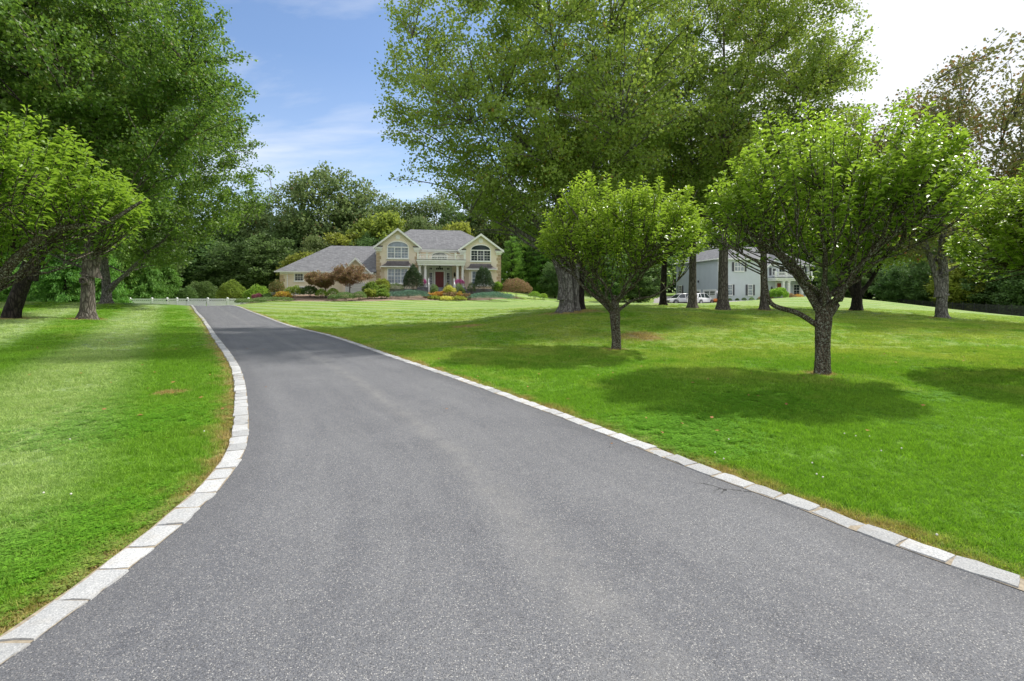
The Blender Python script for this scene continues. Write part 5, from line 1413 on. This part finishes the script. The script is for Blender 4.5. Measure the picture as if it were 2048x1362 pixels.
MB().box(12.0-.75, 2.48, .35, 12.0+.75, 2.555, 2.75).build('door_frame', M['white'], h2)
MB().box(12.0-.45, 2.43, .37, 12.0+.45, 2.478, 2.45).build('front_door', M['orange'], h2)
MB().box(9.9, .5, -2.0, 16.2, 2.5, .30).build('porch_floor', M['stonewall'], h2)
for xc in (11.35, 12.3, 14.6, 15.55):
    MB().box(xc-.17, .75, .3, xc+.17, 1.09, 2.78).box(xc-.22, .70, 2.6, xc+.22, 1.14, 2.79).box(xc-.22, .70, .31, xc+.22, 1.14, .45).build('column', M['white'], h2)
MB().box(9.9, .6, 2.80, 16.2, 2.5, 3.05).box(9.8, .5, 3.05, 16.3, 2.5, 3.25).build('porch_roof', M['white'], h2)
MB().box(9.75, .45, 3.26, 16.35, 2.5, 3.30).build('deck_edge', M['steel'], h2)
rr_ = MB().box(9.9, .72, 3.40, 16.2, .80, 3.47).box(9.9, .72, 4.05, 16.2, .80, 4.13).build('balcony_railing', M['white'], h2)
for xp in (9.95, 11.8, 14.2, 16.15): MB().box(xp-.1, .66, 3.305, xp+.1, .86, 4.28).build('newel_post', M['white'], rr_)
bm2 = MB().box(-.022, -.022, 0, .022, .022, .6).mesh('baluster'); bm2.materials.append(M['white'])
xx = 10.2
while xx < 16.0:
    o = bpy.data.objects.new('baluster', bm2); col.objects.link(o); o.parent = rr_; o.location = (xx, .76, 3.46); xx += .17
MB().lathe([(.11, 1.5), (.13, 1.8), (.03, 1.95)], 6, (10.6, 2.45)).build('wall_lantern', M['steel'], h2)

# parking court and bed of the grey house
def ground_patch(name, mat, poly, lift, step=1.5):
    """poly in world XY (convex-ish), draped over the terrain"""
    xs_ = [p[0] for p in poly]; ys_ = [p[1] for p in poly]
    n = len(poly); import mathutils
    cxm, cym = sum(xs_)/n, sum(ys_)/n
    V = []; Fc = []; rings = 7; per = []
    for i in range(n):
        a, b_ = poly[i], poly[(i+1) % n]; L_ = math.hypot(b_[0]-a[0], b_[1]-a[1]); k = max(1, int(L_/step))
        for j_ in range(k): per.append((a[0]+(b_[0]-a[0])*j_/k, a[1]+(b_[1]-a[1])*j_/k))
    m_ = len(per)
    for r in range(rings+1):
        t = r/rings
        for (x, y) in per:
            wv = 1 if r < rings else 1+.03*math.sin(x*2.1)+.03*math.cos(y*2.7)
            X = cxm+(x-cxm)*t*wv; Y = cym+(y-cym)*t*wv
            V.append((X, Y, float(H(X, Y))+lift-(0.10 if r == rings else 0)))
    for r in range(rings):
        for j_ in range(m_):
            j2 = (j_+1) % m_; Fc.append((r*m_+j_, r*m_+j2, (r+1)*m_+j2, (r+1)*m_+j_))
    me = np_mesh(name, V, [np.array(Fc)], smooth=True)
    return tag(link(name, me, mat), kind='structure')
def W2(px, D): return XY(px, D)
ground_patch('parking_court', M['concrete'], [W2(1325, 60), W2(1440, 60), W2(1530, 62), W2(1535, 70), W2(1440, 71.5), W2(1345, 84), W2(1300, 80)], .05)
ground_patch('planting_bed', M['mulch'], [W2(478, 51.5), W2(560, 50.5), W2(640, 50.0), W2(720, 50.2), W2(800, 52.5), W2(880, 54.2), W2(960, 56.5), W2(1030, 60.5), W2(1062, 63), W2(1020, 66), W2(900, 63.5), W2(760, 61.2), W2(560, 58.9), W2(500, 56.5)], .06)

# ------------------------------------------------------------------ white vinyl fence
fx = [(282-22, 57.5), (304, 57.7), (334.5, 57.9), (354, 58), (375, 58), (415.5, 58.1), (455, 58.2), (497, 58.4)]
fence = empty('fence', (W2(304, 57.7)[0], 57.7, 0), 0, label='low white vinyl picket fence and gate beyond the end of the driveway', cat='fence')
fo = Vector(fence.location)
ptm = MB().box(-.075, -.075, -.9, .075, .075, 1.42).box(-.10, -.10, 1.42, .10, .10, 1.47)
ptm.add([(-.09, -.09, 1.47), (.09, -.09, 1.47), (.09, .09, 1.47), (-.09, .09, 1.47), (0, 0, 1.56)], [(0, 1, 4), (1, 2, 4), (2, 3, 4), (3, 0, 4)])
ptm = ptm.mesh('post'); ptm.materials.append(M['vinyl'])
pkm = MB().box(-.062, -.012, 0, .062, .012, 1.16).mesh('picket'); pkm.materials.append(M['vinyl'])
spm = MB().box(-.012, -.012, 0, .012, .012, .22).mesh('spindle'); spm.materials.append(M['vinyl'])
FZ = 1.6-7.0/F*58-1.42         # common level so that the top rail shows at y = 597
posts = [Vector((*W2(px, D), FZ)) for px, D in fx]
for i, p_ in enumerate(posts):
    o = bpy.data.objects.new('post', ptm); col.objects.link(o); o.parent = fence; o.location = p_-fo
    if i == len(posts)-1: break
    q_ = posts[i+1]; dv = q_-p_; L_ = dv.length; ang = math.atan2(dv.y, dv.x)
    for (z0, z1) in ((1.26, 1.40), (1.06, 1.18), (-.02, .06)):
        b = MB().box(.075, -.03, z0, L_-.075, .03, z1).build('rail', M['vinyl'], fence, p_-fo); b.rotation_euler = (0, 0, ang)
    s = .15
    while s < L_-.12:
        o = bpy.data.objects.new('picket', pkm); col.objects.link(o); o.parent = fence; o.location = p_-fo+dv*(s/L_); o.rotation_euler = (0, 0, ang); s += .15
    s = .2
    while s < L_-.12:
        o = bpy.data.objects.new('spindle', spm); col.objects.link(o); o.parent = fence; o.location = p_-fo+dv*(s/L_)+Vector((0, 0, 1.08)); o.rotation_euler = (0, 0, ang); s += .22
for i in (2, 4):
    p_ = posts[i]-fo; MB().box(-.10, -.10, 1.12, .06, -.07, 1.26).build('gate_latch', M['steel'], fence, p_)

# black iron fence on the slope at the right
ifn = empty('iron_fence', (*W2(1960, 58), 0), 0, label='black iron picket fence at the foot of the right slope in front of the woods', cat='fence')
io = Vector(ifn.location)
ip = MB().box(-.012, -.012, -.2, .012, .012, 1.35).mesh('picket'); ip.materials.append(M['steel'])
iq = MB().box(-.04, -.04, -.3, .04, .04, 1.45).mesh('post'); iq.materials.append(M['steel'])
a_, b_ = Vector((*W2(1780, 70), 0)), Vector((*W2(2080, 50), 0)); dv = b_-a_; L_ = dv.length; ang = math.atan2(dv.y, dv.x)
n_sec = 14
for i in range(n_sec+1):
    c_ = a_+dv*(i/n_sec); c_.z = float(H(c_.x, c_.y))
    o = bpy.data.objects.new('post', iq); col.objects.link(o); o.parent = ifn; o.location = c_-io
    if i < n_sec:
        d_ = a_+dv*((i+1)/n_sec); d_.z = float(H(d_.x, d_.y)); e_ = d_-c_
        for z in (.12, 1.18):
            A, B = c_-io, d_-io
            MB().add([(A.x, A.y-.012, A.z+z), (B.x, B.y-.012, B.z+z), (B.x, B.y+.012, B.z+z), (A.x, A.y+.012, A.z+z), (A.x, A.y-.012, A.z+z+.03), (B.x, B.y-.012, B.z+z+.03), (B.x, B.y+.012, B.z+z+.03), (A.x, A.y+.012, A.z+z+.03)],
                     [(0, 3, 2, 1), (4, 5, 6, 7), (0, 1, 5, 4), (1, 2, 6, 5), (2, 3, 7, 6), (3, 0, 4, 7)]).build('rail', M['steel'], ifn)
        for k in range(1, 17):
            o = bpy.data.objects.new('picket', ip); col.objects.link(o); o.parent = ifn; o.location = c_-io+e_*(k/17)

# ------------------------------------------------------------------ shrubs
def blob(seed, n, rx, ry, h, leaf, up=.5, amp=.10, wr=.6, flat=False, spiky=0.0, pointed=0.0):
    rs = np.random.default_rng(seed)
    u = unit(rs.normal(0, 1, (n, 3))); u[:, 2] = np.abs(u[:, 2])*1.0-rs.uniform(0, .35, n)*(rs.uniform(0, 1, n) < .4)
    u = unit(u); lf = lump_fn(rs, 9, amp)(u*1.3); rad = (1-rs.uniform(0, 1, n)**2.2*.35)*lf
    zc = h*.40
    zz_ = zc+u[:, 2]*rad*(h-zc)*np.where(u[:, 2] < 0, .65, 1)
    taper = 1-pointed*np.clip(zz_/h, 0, 1)**1.2
    Pb = np.c_[u[:, 0]*rad*rx*taper, u[:, 1]*rad*ry*taper, np.maximum(zz_, .02)]
    Dr = u*.8+rs.normal(0, .6, (n, 3))+np.array([0, 0, spiky])
    return leaf_geo(Pb, Dr, leaf*rs.uniform(.6, 1.3, n), rs, wr, .12, up, name='foliage')
def shrub(name, x0, x1, ytop, D, mat, label, cat='shrub', n=1500, leaf=.15, group=None, amp=.15, **kw):
    px = (x0+x1)/2; x, y = XY(px, D); z = float(H(x, y))-.04
    w = (x1-x0)/F*D; h = EYE+(590-ytop)/F*D-z
    h = max(h, .25)
    me = blob(abs(hash((x0, x1))) % 9999, n, w/2, min(w/2, 1.6)*1.0, h, leaf, amp=amp, **kw)
    o = link(name, me, M[mat], None, (x, y, z)); tag(o, label, cat, group)
    # short woody stems inside
    st = MB()
    for k in range(4): a = k*1.57; st.cyl((.12*math.cos(a), .12*math.sin(a)), .025, .012, -.1, h*.6, 5)
    st.build('stem', M['twig'], o)
    return o
GB = 'shrubs in the bed before the cream house'
shrub('round_shrub', 540, 568, 561, 54.5, 'l_olive', 'grey green round shrub at the far left corner of the cream house', group=GB)
shrub('round_shrub', 572, 605, 573, 54.0, 'l_lime', 'yellow green shrub under the left wing window', group=GB)
shrub('round_shrub', 605, 635, 573, 54.0, 'l_dark', 'dark green shrub left of the Japanese maples', group=GB)
shrub('perennial_clump', 552, 582, 584, 52.5, 'l_rust', 'rust and yellow perennials at the left end of the bed', cat='flowers', group=GB)
shrub('boxwood', 632, 654, 578, 53.0, 'l_bright', 'bright green clipped mound under the smaller Japanese maple', group=GB, n=1600, leaf=.09, amp=.04)
shrub('boxwood', 654, 678, 577, 53.4, 'l_bright', 'bright green clipped mound between the two Japanese maples', group=GB, n=1600, leaf=.09, amp=.04)
shrub('boxwood', 672, 709, 584.5, 51.0, 'l_box', 'largest low boxwood mound at the front edge of the bed', group=GB, n=2200, leaf=.09, amp=.04)
shrub('boxwood', 706, 732, 583, 51.6, 'l_box', 'second boxwood mound just right of the largest one', group=GB, n=1700, leaf=.09, amp=.04)
shrub('boxwood', 656, 675, 589, 51.3, 'l_box', 'small dark mound left of the largest boxwood', group=GB, n=900, leaf=.09, amp=.05)
shrub('spirea', 729, 751, 580, 53, 'l_yellow', 'yellow brown low spirea right of the boxwood mounds', group=GB, amp=.24, leaf=.19, n=1700)
shrub('spirea', 751, 776, 580, 53.5, 'l_lime', 'low yellow green spirea beside the blue juniper', group=GB, amp=.24, leaf=.19, n=1700)
shrub('spirea', 728, 755, 566, 56, 'l_lime', 'lime spirea below the corner of the left gable', group=GB, amp=.24, leaf=.19, n=1700)
shrub('spirea', 750, 779, 558, 59, 'l_yellow', 'golden shrub against the wall left of the lower bay window', group=GB, amp=.24, leaf=.19, n=1700)
shrub('spirea', 753, 776, 571, 57, 'l_lime', 'small lime spirea in front of the golden shrub', group=GB, amp=.24, leaf=.19, n=1700)
shrub('low_hedge', 774, 808, 566, 60, 'l_box', 'clipped low hedge beneath the left bay window', group=GB, leaf=.09, n=1500, cat='hedge')
shrub('holly', 806, 847, 533, 58.5, 'l_holly', 'large dark holly cone in front of the left bay window', group=GB, n=6500, leaf=.15, amp=.12, pointed=.30)
shrub('holly', 947, 988, 534, 61.5, 'l_holly', 'large dark holly cone hiding the right bay window', group=GB, n=6500, leaf=.15, amp=.12, pointed=.30)
shrub('juniper', 774, 860, 582, 55.0, 'l_juniper', 'spreading blue green juniper left of the rust flowers', group=GB, n=5000, leaf=.14, amp=.22, wr=.3, spiky=.3)
shrub('juniper', 936, 1025, 585, 57.0, 'l_juniper', 'spreading blue green juniper right of the rust flowers', group=GB, n=5200, leaf=.14, amp=.2, wr=.3, spiky=.3)
shrub('boxwood', 935, 951, 565.5, 61, 'l_dark', 'dark clipped ball just left of the right holly', group=GB, n=1100, leaf=.09, amp=.04)
shrub('spirea', 985, 1004, 565, 62.3, 'l_bright', 'fresh green shrub between the right holly and the red mound', group=GB, amp=.24, leaf=.19, n=1700)
shrub('weeping_maple', 1002, 1062, 558, 62.5, 'l_jmaple', 'reddish brown weeping maple mound right of the cream house', group=None, n=6000, leaf=.16, amp=.14, wr=.3, spiky=-.5)
for (xa, xb, yt, D, mt, lb) in ((850, 872, 588, 56.6, 'l_rust', 'leftmost rust clump below the front steps beside the left juniper'), (868, 892, 584, 57.2, 'l_rust', 'deep orange clump just left below the bright yellow shrub'),
        (886, 912, 585, 57.0, 'l_jmaple', 'brown red clump directly below the bright yellow shrub'), (908, 926, 587, 57.2, 'l_rust', 'orange clump right of the brown red one below the steps'), (922, 940, 589, 56.8, 'l_jmaple', 'rightmost brownish clump beside the right juniper'),
        (858, 882, 593.5, 55.2, 'l_yellow', 'yellow green edging clump at the left front of the flower patch'), (880, 906, 594, 55.0, 'l_gold', 'pale yellow edging clump at the middle front of the flower patch'), (904, 930, 593.5, 55.6, 'l_yellow', 'yellow green edging clump at the right front of the flower patch')):
    shrub('perennial_clump', xa, xb, yt, D, mt, lb, cat='flowers', n=900, leaf=.17, amp=.45, group='perennials below the front steps')
shrub('golden_shrub', 886, 911, 573, 57.6, 'l_gold', 'bright yellow shrub in the middle before the front door', n=1600, leaf=.16)
shrub('round_shrub', 861, 876, 568.5, 59.0, 'l_box', 'small round shrub at the foot of the steps left of the red door', n=900, leaf=.1)
shrub('round_shrub', 887, 904, 568.5, 59.6, 'l_olive', 'small round shrub at the foot of the steps right of the red door', n=900, leaf=.1)
shrub('perennial_clump', 862, 873, 578, 58, 'l_dark', 'narrow green clump at the left of the bright yellow shrub', cat='flowers', n=600, leaf=.16, spiky=.8)
shrub('perennial_clump', 917, 930, 576, 59, 'l_dark', 'narrow green clump at the right of the bright yellow shrub', cat='flowers', n=600, leaf=.16, spiky=.8)
shrub('round_shrub', 911, 926, 567.5, 60.2, 'l_box', 'small green mound below the right pink flowers', n=900, leaf=.1)
shrub('boxwood', 1057, 1081, 583, 64, 'l_bright', 'rounded green mound nearest the red weeping maple', group='two green mounds at the right end of the bed', n=1300, leaf=.1, amp=.04)
shrub('boxwood', 1079, 1095, 587, 65, 'l_bright', 'smaller green mound left of the huge maple trunk', group='two green mounds at the right end of the bed', n=1000, leaf=.1, amp=.04)
# left end of the bed
shrub('groundcover_juniper', 508, 586, 594.5, 50.8, 'l_box', 'long low grey green ground cover strip along the lawn edge', n=3600, leaf=.10, amp=.12, cat='ground cover')
shrub('groundcover_juniper', 478, 530, 598, 50.2, 'l_box', 'tapering left tip of the low ground cover beside the driveway', n=2400, leaf=.10, amp=.12, cat='ground cover')
shrub('round_shrub', 472, 496, 597, 50.5, 'l_box', 'small dark shrub overhanging the end of the right kerb', n=1200, leaf=.10)
shrub('barberry', 505, 528, 588, 53.5, 'l_purple', 'purple leaved barberry near the end of the driveway', n=1300, leaf=.12, amp=.2)
shrub('round_shrub', 526, 543, 587.5, 53.6, 'l_dark', 'dark clipped shrub right of the purple barberry', n=1000, leaf=.10)
shrub('round_shrub', 542, 558, 587, 53.2, 'l_dark', 'second dark clipped shrub nearest the grey planter', n=900, leaf=.10)
# beyond the fence
shrub('large_bush', 432, 494, 563, 66, 'l_lime', 'big rounded yellow green bush behind the white fence', n=4200, leaf=.22, amp=.14, pointed=.35, cat='bush')
shrub('large_bush', 378, 434, 562, 69, 'l_dark', 'dark green bush left of the yellow green one behind the fence', n=4200, leaf=.22, cat='bush')
shrub('large_bush', 358, 392, 575, 64, 'l_dark', 'low feathery dark bush at the edge of the conifers behind the fence', n=2400, leaf=.22, cat='bush')
shrub('large_bush', 492, 542, 572, 66, 'l_bright', 'shaded green bush right of the yellow green one behind the fence', n=3000, leaf=.22, cat='bush')
# grey house shrubs
shrub('large_bush', 1541, 1573, 576, 67, 'l_bright', 'bright green bush in front of the grey house portico', n=2600, leaf=.2, amp=.16, cat='bush')
shrub('round_shrub', 1568, 1592, 588, 68, 'l_jmaple', 'brownish shrub right of the bright green bush', n=1000, leaf=.16)
shrub('round_shrub', 1584, 1606, 589, 69.5, 'l_rust', 'orange tinged flowers below the grey house porch', n=1000, leaf=.14)
shrub('round_shrub', 1520, 1545, 590, 68.5, 'l_jmaple', 'brown low shrub between slender maple and the bright green bush', n=1000, leaf=.14)
for i, (a_, b_2, yt, lb) in enumerate([(1456, 1463, 597.5, 'first tiny shrub under the grey house wall, nearest its corner'), (1471, 1478, 597.5, 'tiny shrub under the shuttered arched window of the grey house'),
        (1484, 1492, 596, 'roundest tiny shrub left of the lower right shuttered window'), (1499, 1508, 595.5, 'tiny shrub directly below the lower right shuttered window'), (1514, 1522, 596, 'tiny shrub at the right end of the grey house wall')]):
    shrub('foundation_shrub', a_, b_2, yt, 71.0, 'l_box', lb, n=420, leaf=.1, group='tiny shrubs along the grey house wall')

# Japanese maples (small trees with trunk and crown)
def jmaple(px, D, x0, x1, ytop, ybot, seed, label):
    x, y = XY(px, D); z = float(H(x, y)); w = (x1-x0)/F*D; top = EYE+(590-ytop)/F*D-z; bot = max(.7, EYE+(590-ybot)/F*D-z+.1)
    ms = broadleaf(top, .08, w/2, bot, seed, 260, 46, .13, limbs=12, amp=.12, inner=.45, trunk_sides=8, spread=.20, crown_off=(((x0+x1)/2-px)/F*D, 0))
    place_tree('japanese_maple', (x, y, z-.05), ms, M['bark_grey'], M['l_jmaple'], label, 'Japanese maples before the garage wing')
jmaple(651, 54, 609, 672, 541, 572, 71, 'smaller and lower reddish Japanese maple on the left')
jmaple(700, 54.5, 655, 742, 526, 569, 72, 'taller reddish Japanese maple before the garage gable')

# flower urns, planter, pumpkins
def urn(px, D, ybase, ytop, x0, x1, label):
    x, y = XY(px, D); zb = EYE+(590-ybase)/F*D; zt = EYE+(590-ytop)/F*D; h = zt-zb
    r = empty('flower_urn', (x, y, zb), label=label, cat='flower urn', group='pink flower urns beside the steps')
    MB().lathe([(.16, 0), (.16, .06), (.07, .12), (.09, .2), (.24, .36), (.30, .50), (.27, .52)], 14).build('urn', M['urn'], r, smooth=True)
    me = blob(int(px), 900, (x1-x0)/F*D/2, (x1-x0)/F*D/2, h-.32, .11, amp=.1); o = link('flowers', me, M['l_pink'], r, (0, 0, .42))
    return r
def on_porch(sx, sy): # local porch coordinates to world
    return (P0[0]+math.cos(ANG)*sx-math.sin(ANG)*sy, P0[1]+math.sin(ANG)*sx+math.cos(ANG)*sy)
for (sx, lb, wv) in ((5.55, 'pink flowers in an urn beside the left stair railing', 10.5), (10.15, 'pink flowers in an urn beside the right stair railing', 18)):
    x, y = on_porch(sx, -1.45 if sx < 8 else -1.45)
    D = y; px = 1024+x/D*F
    r = empty('flower_urn', (x, y, P0[2]-.02), label=lb, cat='flower urn', group='pink flower urns beside the steps')
    MB().lathe([(.13, 0), (.13, .05), (.06, .10), (.08, .16), (.20, .26), (.25, .38), (.22, .40)], 14).build('urn', M['urn'], r, smooth=True)
    me = blob(int(px), 1000, wv/F*D/2*1.05, .5, .72, .11, amp=.1); link('flowers', me, M['l_pink'], r, (0, 0, .28))
x, y = XY(554, 52.8); z = float(H(x, y))
r = empty('planter', (x, y, z), label='grey square pedestal planter at the left end of the bed', cat='planter')
MB().box(-.25, -.25, 0, .25, .25, .12).box(-.16, -.16, .12, .16, .16, .50).build('pedestal', M['urn'], r)
MB().box(-.42, -.42, .50, .42, .42, .66).box(-.48, -.48, .66, .48, .48, .74).build('bowl', M['urn'], r)
for i, (px, D, rr0, lb) in enumerate(((1431, 70.2, .36, 'larger orange pumpkin beside the garage corner of the grey house'), (1436.5, 69.6, .26, 'smaller orange pumpkin right of the larger one by the garage'))):
    x, y = XY(px, D); z = float(H(x, y))+.05
    prof = [(.02*rr0, .08*rr0), (.6*rr0, 0), (.95*rr0, .4*rr0), (1.0*rr0, .8*rr0), (.8*rr0, 1.3*rr0), (.3*rr0, 1.5*rr0), (.05*rr0, 1.42*rr0)]
    b = MB(); n = 20; vs = []; fs = []
    for (rd, zv) in prof: vs += [(rd*(1-.08*(k % 2))*math.cos(2*math.pi*k/n), rd*(1-.08*(k % 2))*math.sin(2*math.pi*k/n), zv) for k in range(n)]
    for a in range(len(prof)-1):
        for k in range(n): fs.append((a*n+k, a*n+(k+1) % n, (a+1)*n+(k+1) % n, (a+1)*n+k))
    b.add(vs, fs); o = b.build('pumpkin', M['pumpkin'], None, (x, y, z), smooth=True); tag(o, lb, 'pumpkin', 'pumpkins by the garage')
    MB().cyl((0, 0), .04, .025, 1.4*rr0, 1.75*rr0, 6).build('stalk', M['twig'], o)
# lamp post by the garage corner
x, y = XY(1434, 70.6); z = float(H(x, y))
r = empty('garden_lamp', (x, y, z), label='short black lamp post with white globe at the grey house garage corner', cat='lamp post')
MB().cyl((0, 0), .045, .035, 0, 1.25, 8).build('post', M['steel'], r)
MB().lathe([(.06, 1.25), (.14, 1.35), (.16, 1.48), (.10, 1.62), (.03, 1.68)], 12).build('globe', M['white'], r, smooth=True)

# knot hole collar on the left maple
kb = MB(); n = 14
vs = []; fs = []
for (rd, yy) in ((.17, .06), (.17, -.05), (.13, -.10), (.085, -.06), (.06, .02)):
    vs += [(rd*math.cos(2*math.pi*k/n), yy, rd*1.1*math.sin(2*math.pi*k/n)) for k in range(n)]
for a in range(4):
    for k in range(n): fs.append((a*n+k, (a+1)*n+k, (a+1)*n+(k+1) % n, a*n+(k+1) % n))
fs.append(tuple(4*n+k for k in range(n)))
kb.add(vs, fs)
for ob in [o_ for o_ in bpy.data.objects if o_.get('label', '').startswith('big maple with a knot')]:
    kn = kb.build('knot', M['bark_maple'], ob, (.16, -.36, 1.95), smooth=True); kn.rotation_euler = (0, 0, R(22))

# ------------------------------------------------------------------ cars
def car(loc, rz, label, L=4.6, Wd=1.86, Hh=1.66):
    root = empty('car', loc, rz, label=label, cat='car', group='white cars parked by the grey house garage')
    # stations along x (front at +x): (x, z_bottom, z_belt, half width)
    st = [(-2.28, .42, .95, .74), (-2.2, .32, 1.02, .84), (-1.6, .28, 1.06, .92), (-.6, .26, 1.02, .93), (.5, .26, .99, .93), (1.1, .27, .98, .92), (1.6, .29, .92, .90), (2.05, .33, .82, .84), (2.28, .40, .68, .68)]
    vs = []; fs = []; npr = 8
    for (x, zb, zt, hw) in st:
        m_ = (zb+zt)/2
        vs += [(x, -hw*.86, zb), (x, -hw, zb+.16), (x, -hw, m_+.1), (x, -hw*.93, zt), (x, hw*.93, zt), (x, hw, m_+.1), (x, hw, zb+.16), (x, hw*.86, zb)]
    for i in range(len(st)-1):
        for k in range(npr): k2 = (k+1) % npr; fs.append((i*npr+k, i*npr+k2, (i+1)*npr+k2, (i+1)*npr+k))
    fs.append(tuple(range(npr))); fs.append(tuple(reversed(range((len(st)-1)*npr, len(st)*npr))))
    b = MB().add(vs, fs)
    me = b.mesh('body'); o = link('body', me, M['carpaint'], root)
    for p in me.polygons: p.use_smooth = True
    bv = o.modifiers.new('bevel', 'BEVEL'); bv.width = .03; bv.segments = 2
    # greenhouse glass, roof, pillars
    g_ = [(-2.15, 1.0), (-1.75, 1.50), (-1.2, 1.60), (.1, 1.60), (.55, 1.48), (1.25, .97)]
    vs = []; fs = []
    for (x, z) in g_:
        k = (z-.97)/.66; hw = .84-.17*k; vs += [(x, -hw, z), (x, hw, z)]
    bs = [(x, -.845, .96) for x, z in g_]+[(x, .845, .96) for x, z in g_]
    n = len(g_); vs += bs
    for i in range(n-1):
        fs.append((i*2, (i+1)*2, (i+1)*2+1, i*2+1)); fs.append((i*2, 2*n+i, 2*n+i+1, (i+1)*2)); fs.append((i*2+1, (i+1)*2+1, 3*n+i+1, 3*n+i))
    MB().add(vs, fs).build('window_glass', M['glass_dark'], root)
    r_ = MB(); rv = []
    for (x, z) in ((-1.95, 1.50), (-1.25, 1.63), (.1, 1.635), (.5, 1.53)): rv += [(x, -.70, z), (x, .70, z), (x, -.66, z+.035), (x, .66, z+.035)]
    fs = []
    for i in range(3):
        a = i*4; c = a+4; fs += [(a+2, c+2, c+3, a+3), (a, c, c+2, a+2), (a+3, c+3, c+1, a+1), (a+1, c+1, c, a)]
    fs += [(0, 2, 3, 1), (12, 13, 15, 14)]
    r_.add(rv, fs).build('roof', M['carpaint'], root)
    for sy in (-1, 1):
        for (xa, za, xb, zb, wd) in ((1.2, .97, .5, 1.56, .05), (-.25, .97, -.25, 1.62, .05), (-1.15, .97, -1.2, 1.62, .06), (-2.12, .98, -1.75, 1.54, .14)):
            ya, yb = sy*.86, sy*.695
            MB().add([(xa-wd, ya, za), (xa+wd, ya, za), (xb+wd, yb, zb), (xb-wd, yb, zb), (xa-wd, ya-sy*.04, za), (xa+wd, ya-sy*.04, za), (xb+wd, yb-sy*.04, zb), (xb-wd, yb-sy*.04, zb)],
                     [(0, 1, 2, 3), (4, 7, 6, 5), (0, 4, 5, 1), (2, 6, 7, 3), (1, 5, 6, 2), (0, 3, 7, 4)]).build('pillar', M['carpaint'], root)
        MB().box(.85, sy*.90, .98, 1.02, sy*1.05, 1.12).build('mirror', M['carpaint'], root)
        MB().box(2.02, sy*.50, .62, 2.27, sy*.74, .76).build('headlight', M['lamp'], root)
        MB().box(-2.27, sy*.55, .80, -2.10, sy*.80, .98).build('tail_light', M['red'], root)
        MB().box(-2.0, sy*.915, .26, 2.0, sy*.935, .38).build('sill_trim', M['cartrim'], root)
        for xw in (-1.42, 1.40):
            w = MB(); n = 20
            vs = []
            for (rd, yy) in ((.0, .0), (.36, 0), (.36, .22), (.0, .22)):
                vs += [(xw+rd*math.cos(2*math.pi*k/n), sy*(.73+yy), .36+rd*math.sin(2*math.pi*k/n)) for k in range(n)]
            fs = [(a*n+k, a*n+(k+1) % n, (a+1)*n+(k+1) % n, (a+1)*n+k) for a in range(3) for k in range(n)]
            wo = w.add(vs, fs).build('wheel', M['rubber'], root)
            rm = MB(); rm.add([(xw+.25*math.cos(2*math.pi*k/n), sy*.956, .36+.25*math.sin(2*math.pi*k/n)) for k in range(n)], [tuple(range(n))]); rm.build('rim', M['alloy'], wo)
            ar = MB(); na = 12; vs = []
            for k in range(na+1):
                a = math.pi*k/na; vs += [(xw+.40*math.cos(a), sy*.945, .38+.40*math.sin(a)), (xw+.46*math.cos(a), sy*.945, .38+.46*math.sin(a))]
            ar.add(vs, [(k*2, k*2+1, k*2+3, k*2+2) for k in range(na)]).build('wheel_arch', M['cartrim'], root)
    MB().box(2.18, -.48, .42, 2.30, .48, .58).build('grille', M['cartrim'], root)
    return root
x, y = XY(1362, 73); car((x, y, float(H(x, y))+.06), R(193), 'white car facing left, left one of the two by the garage')
x, y = XY(1401, 69.5); car((x, y, float(H(x, y))+.06), R(38), 'white car with its back to the camera nearest the garage door')
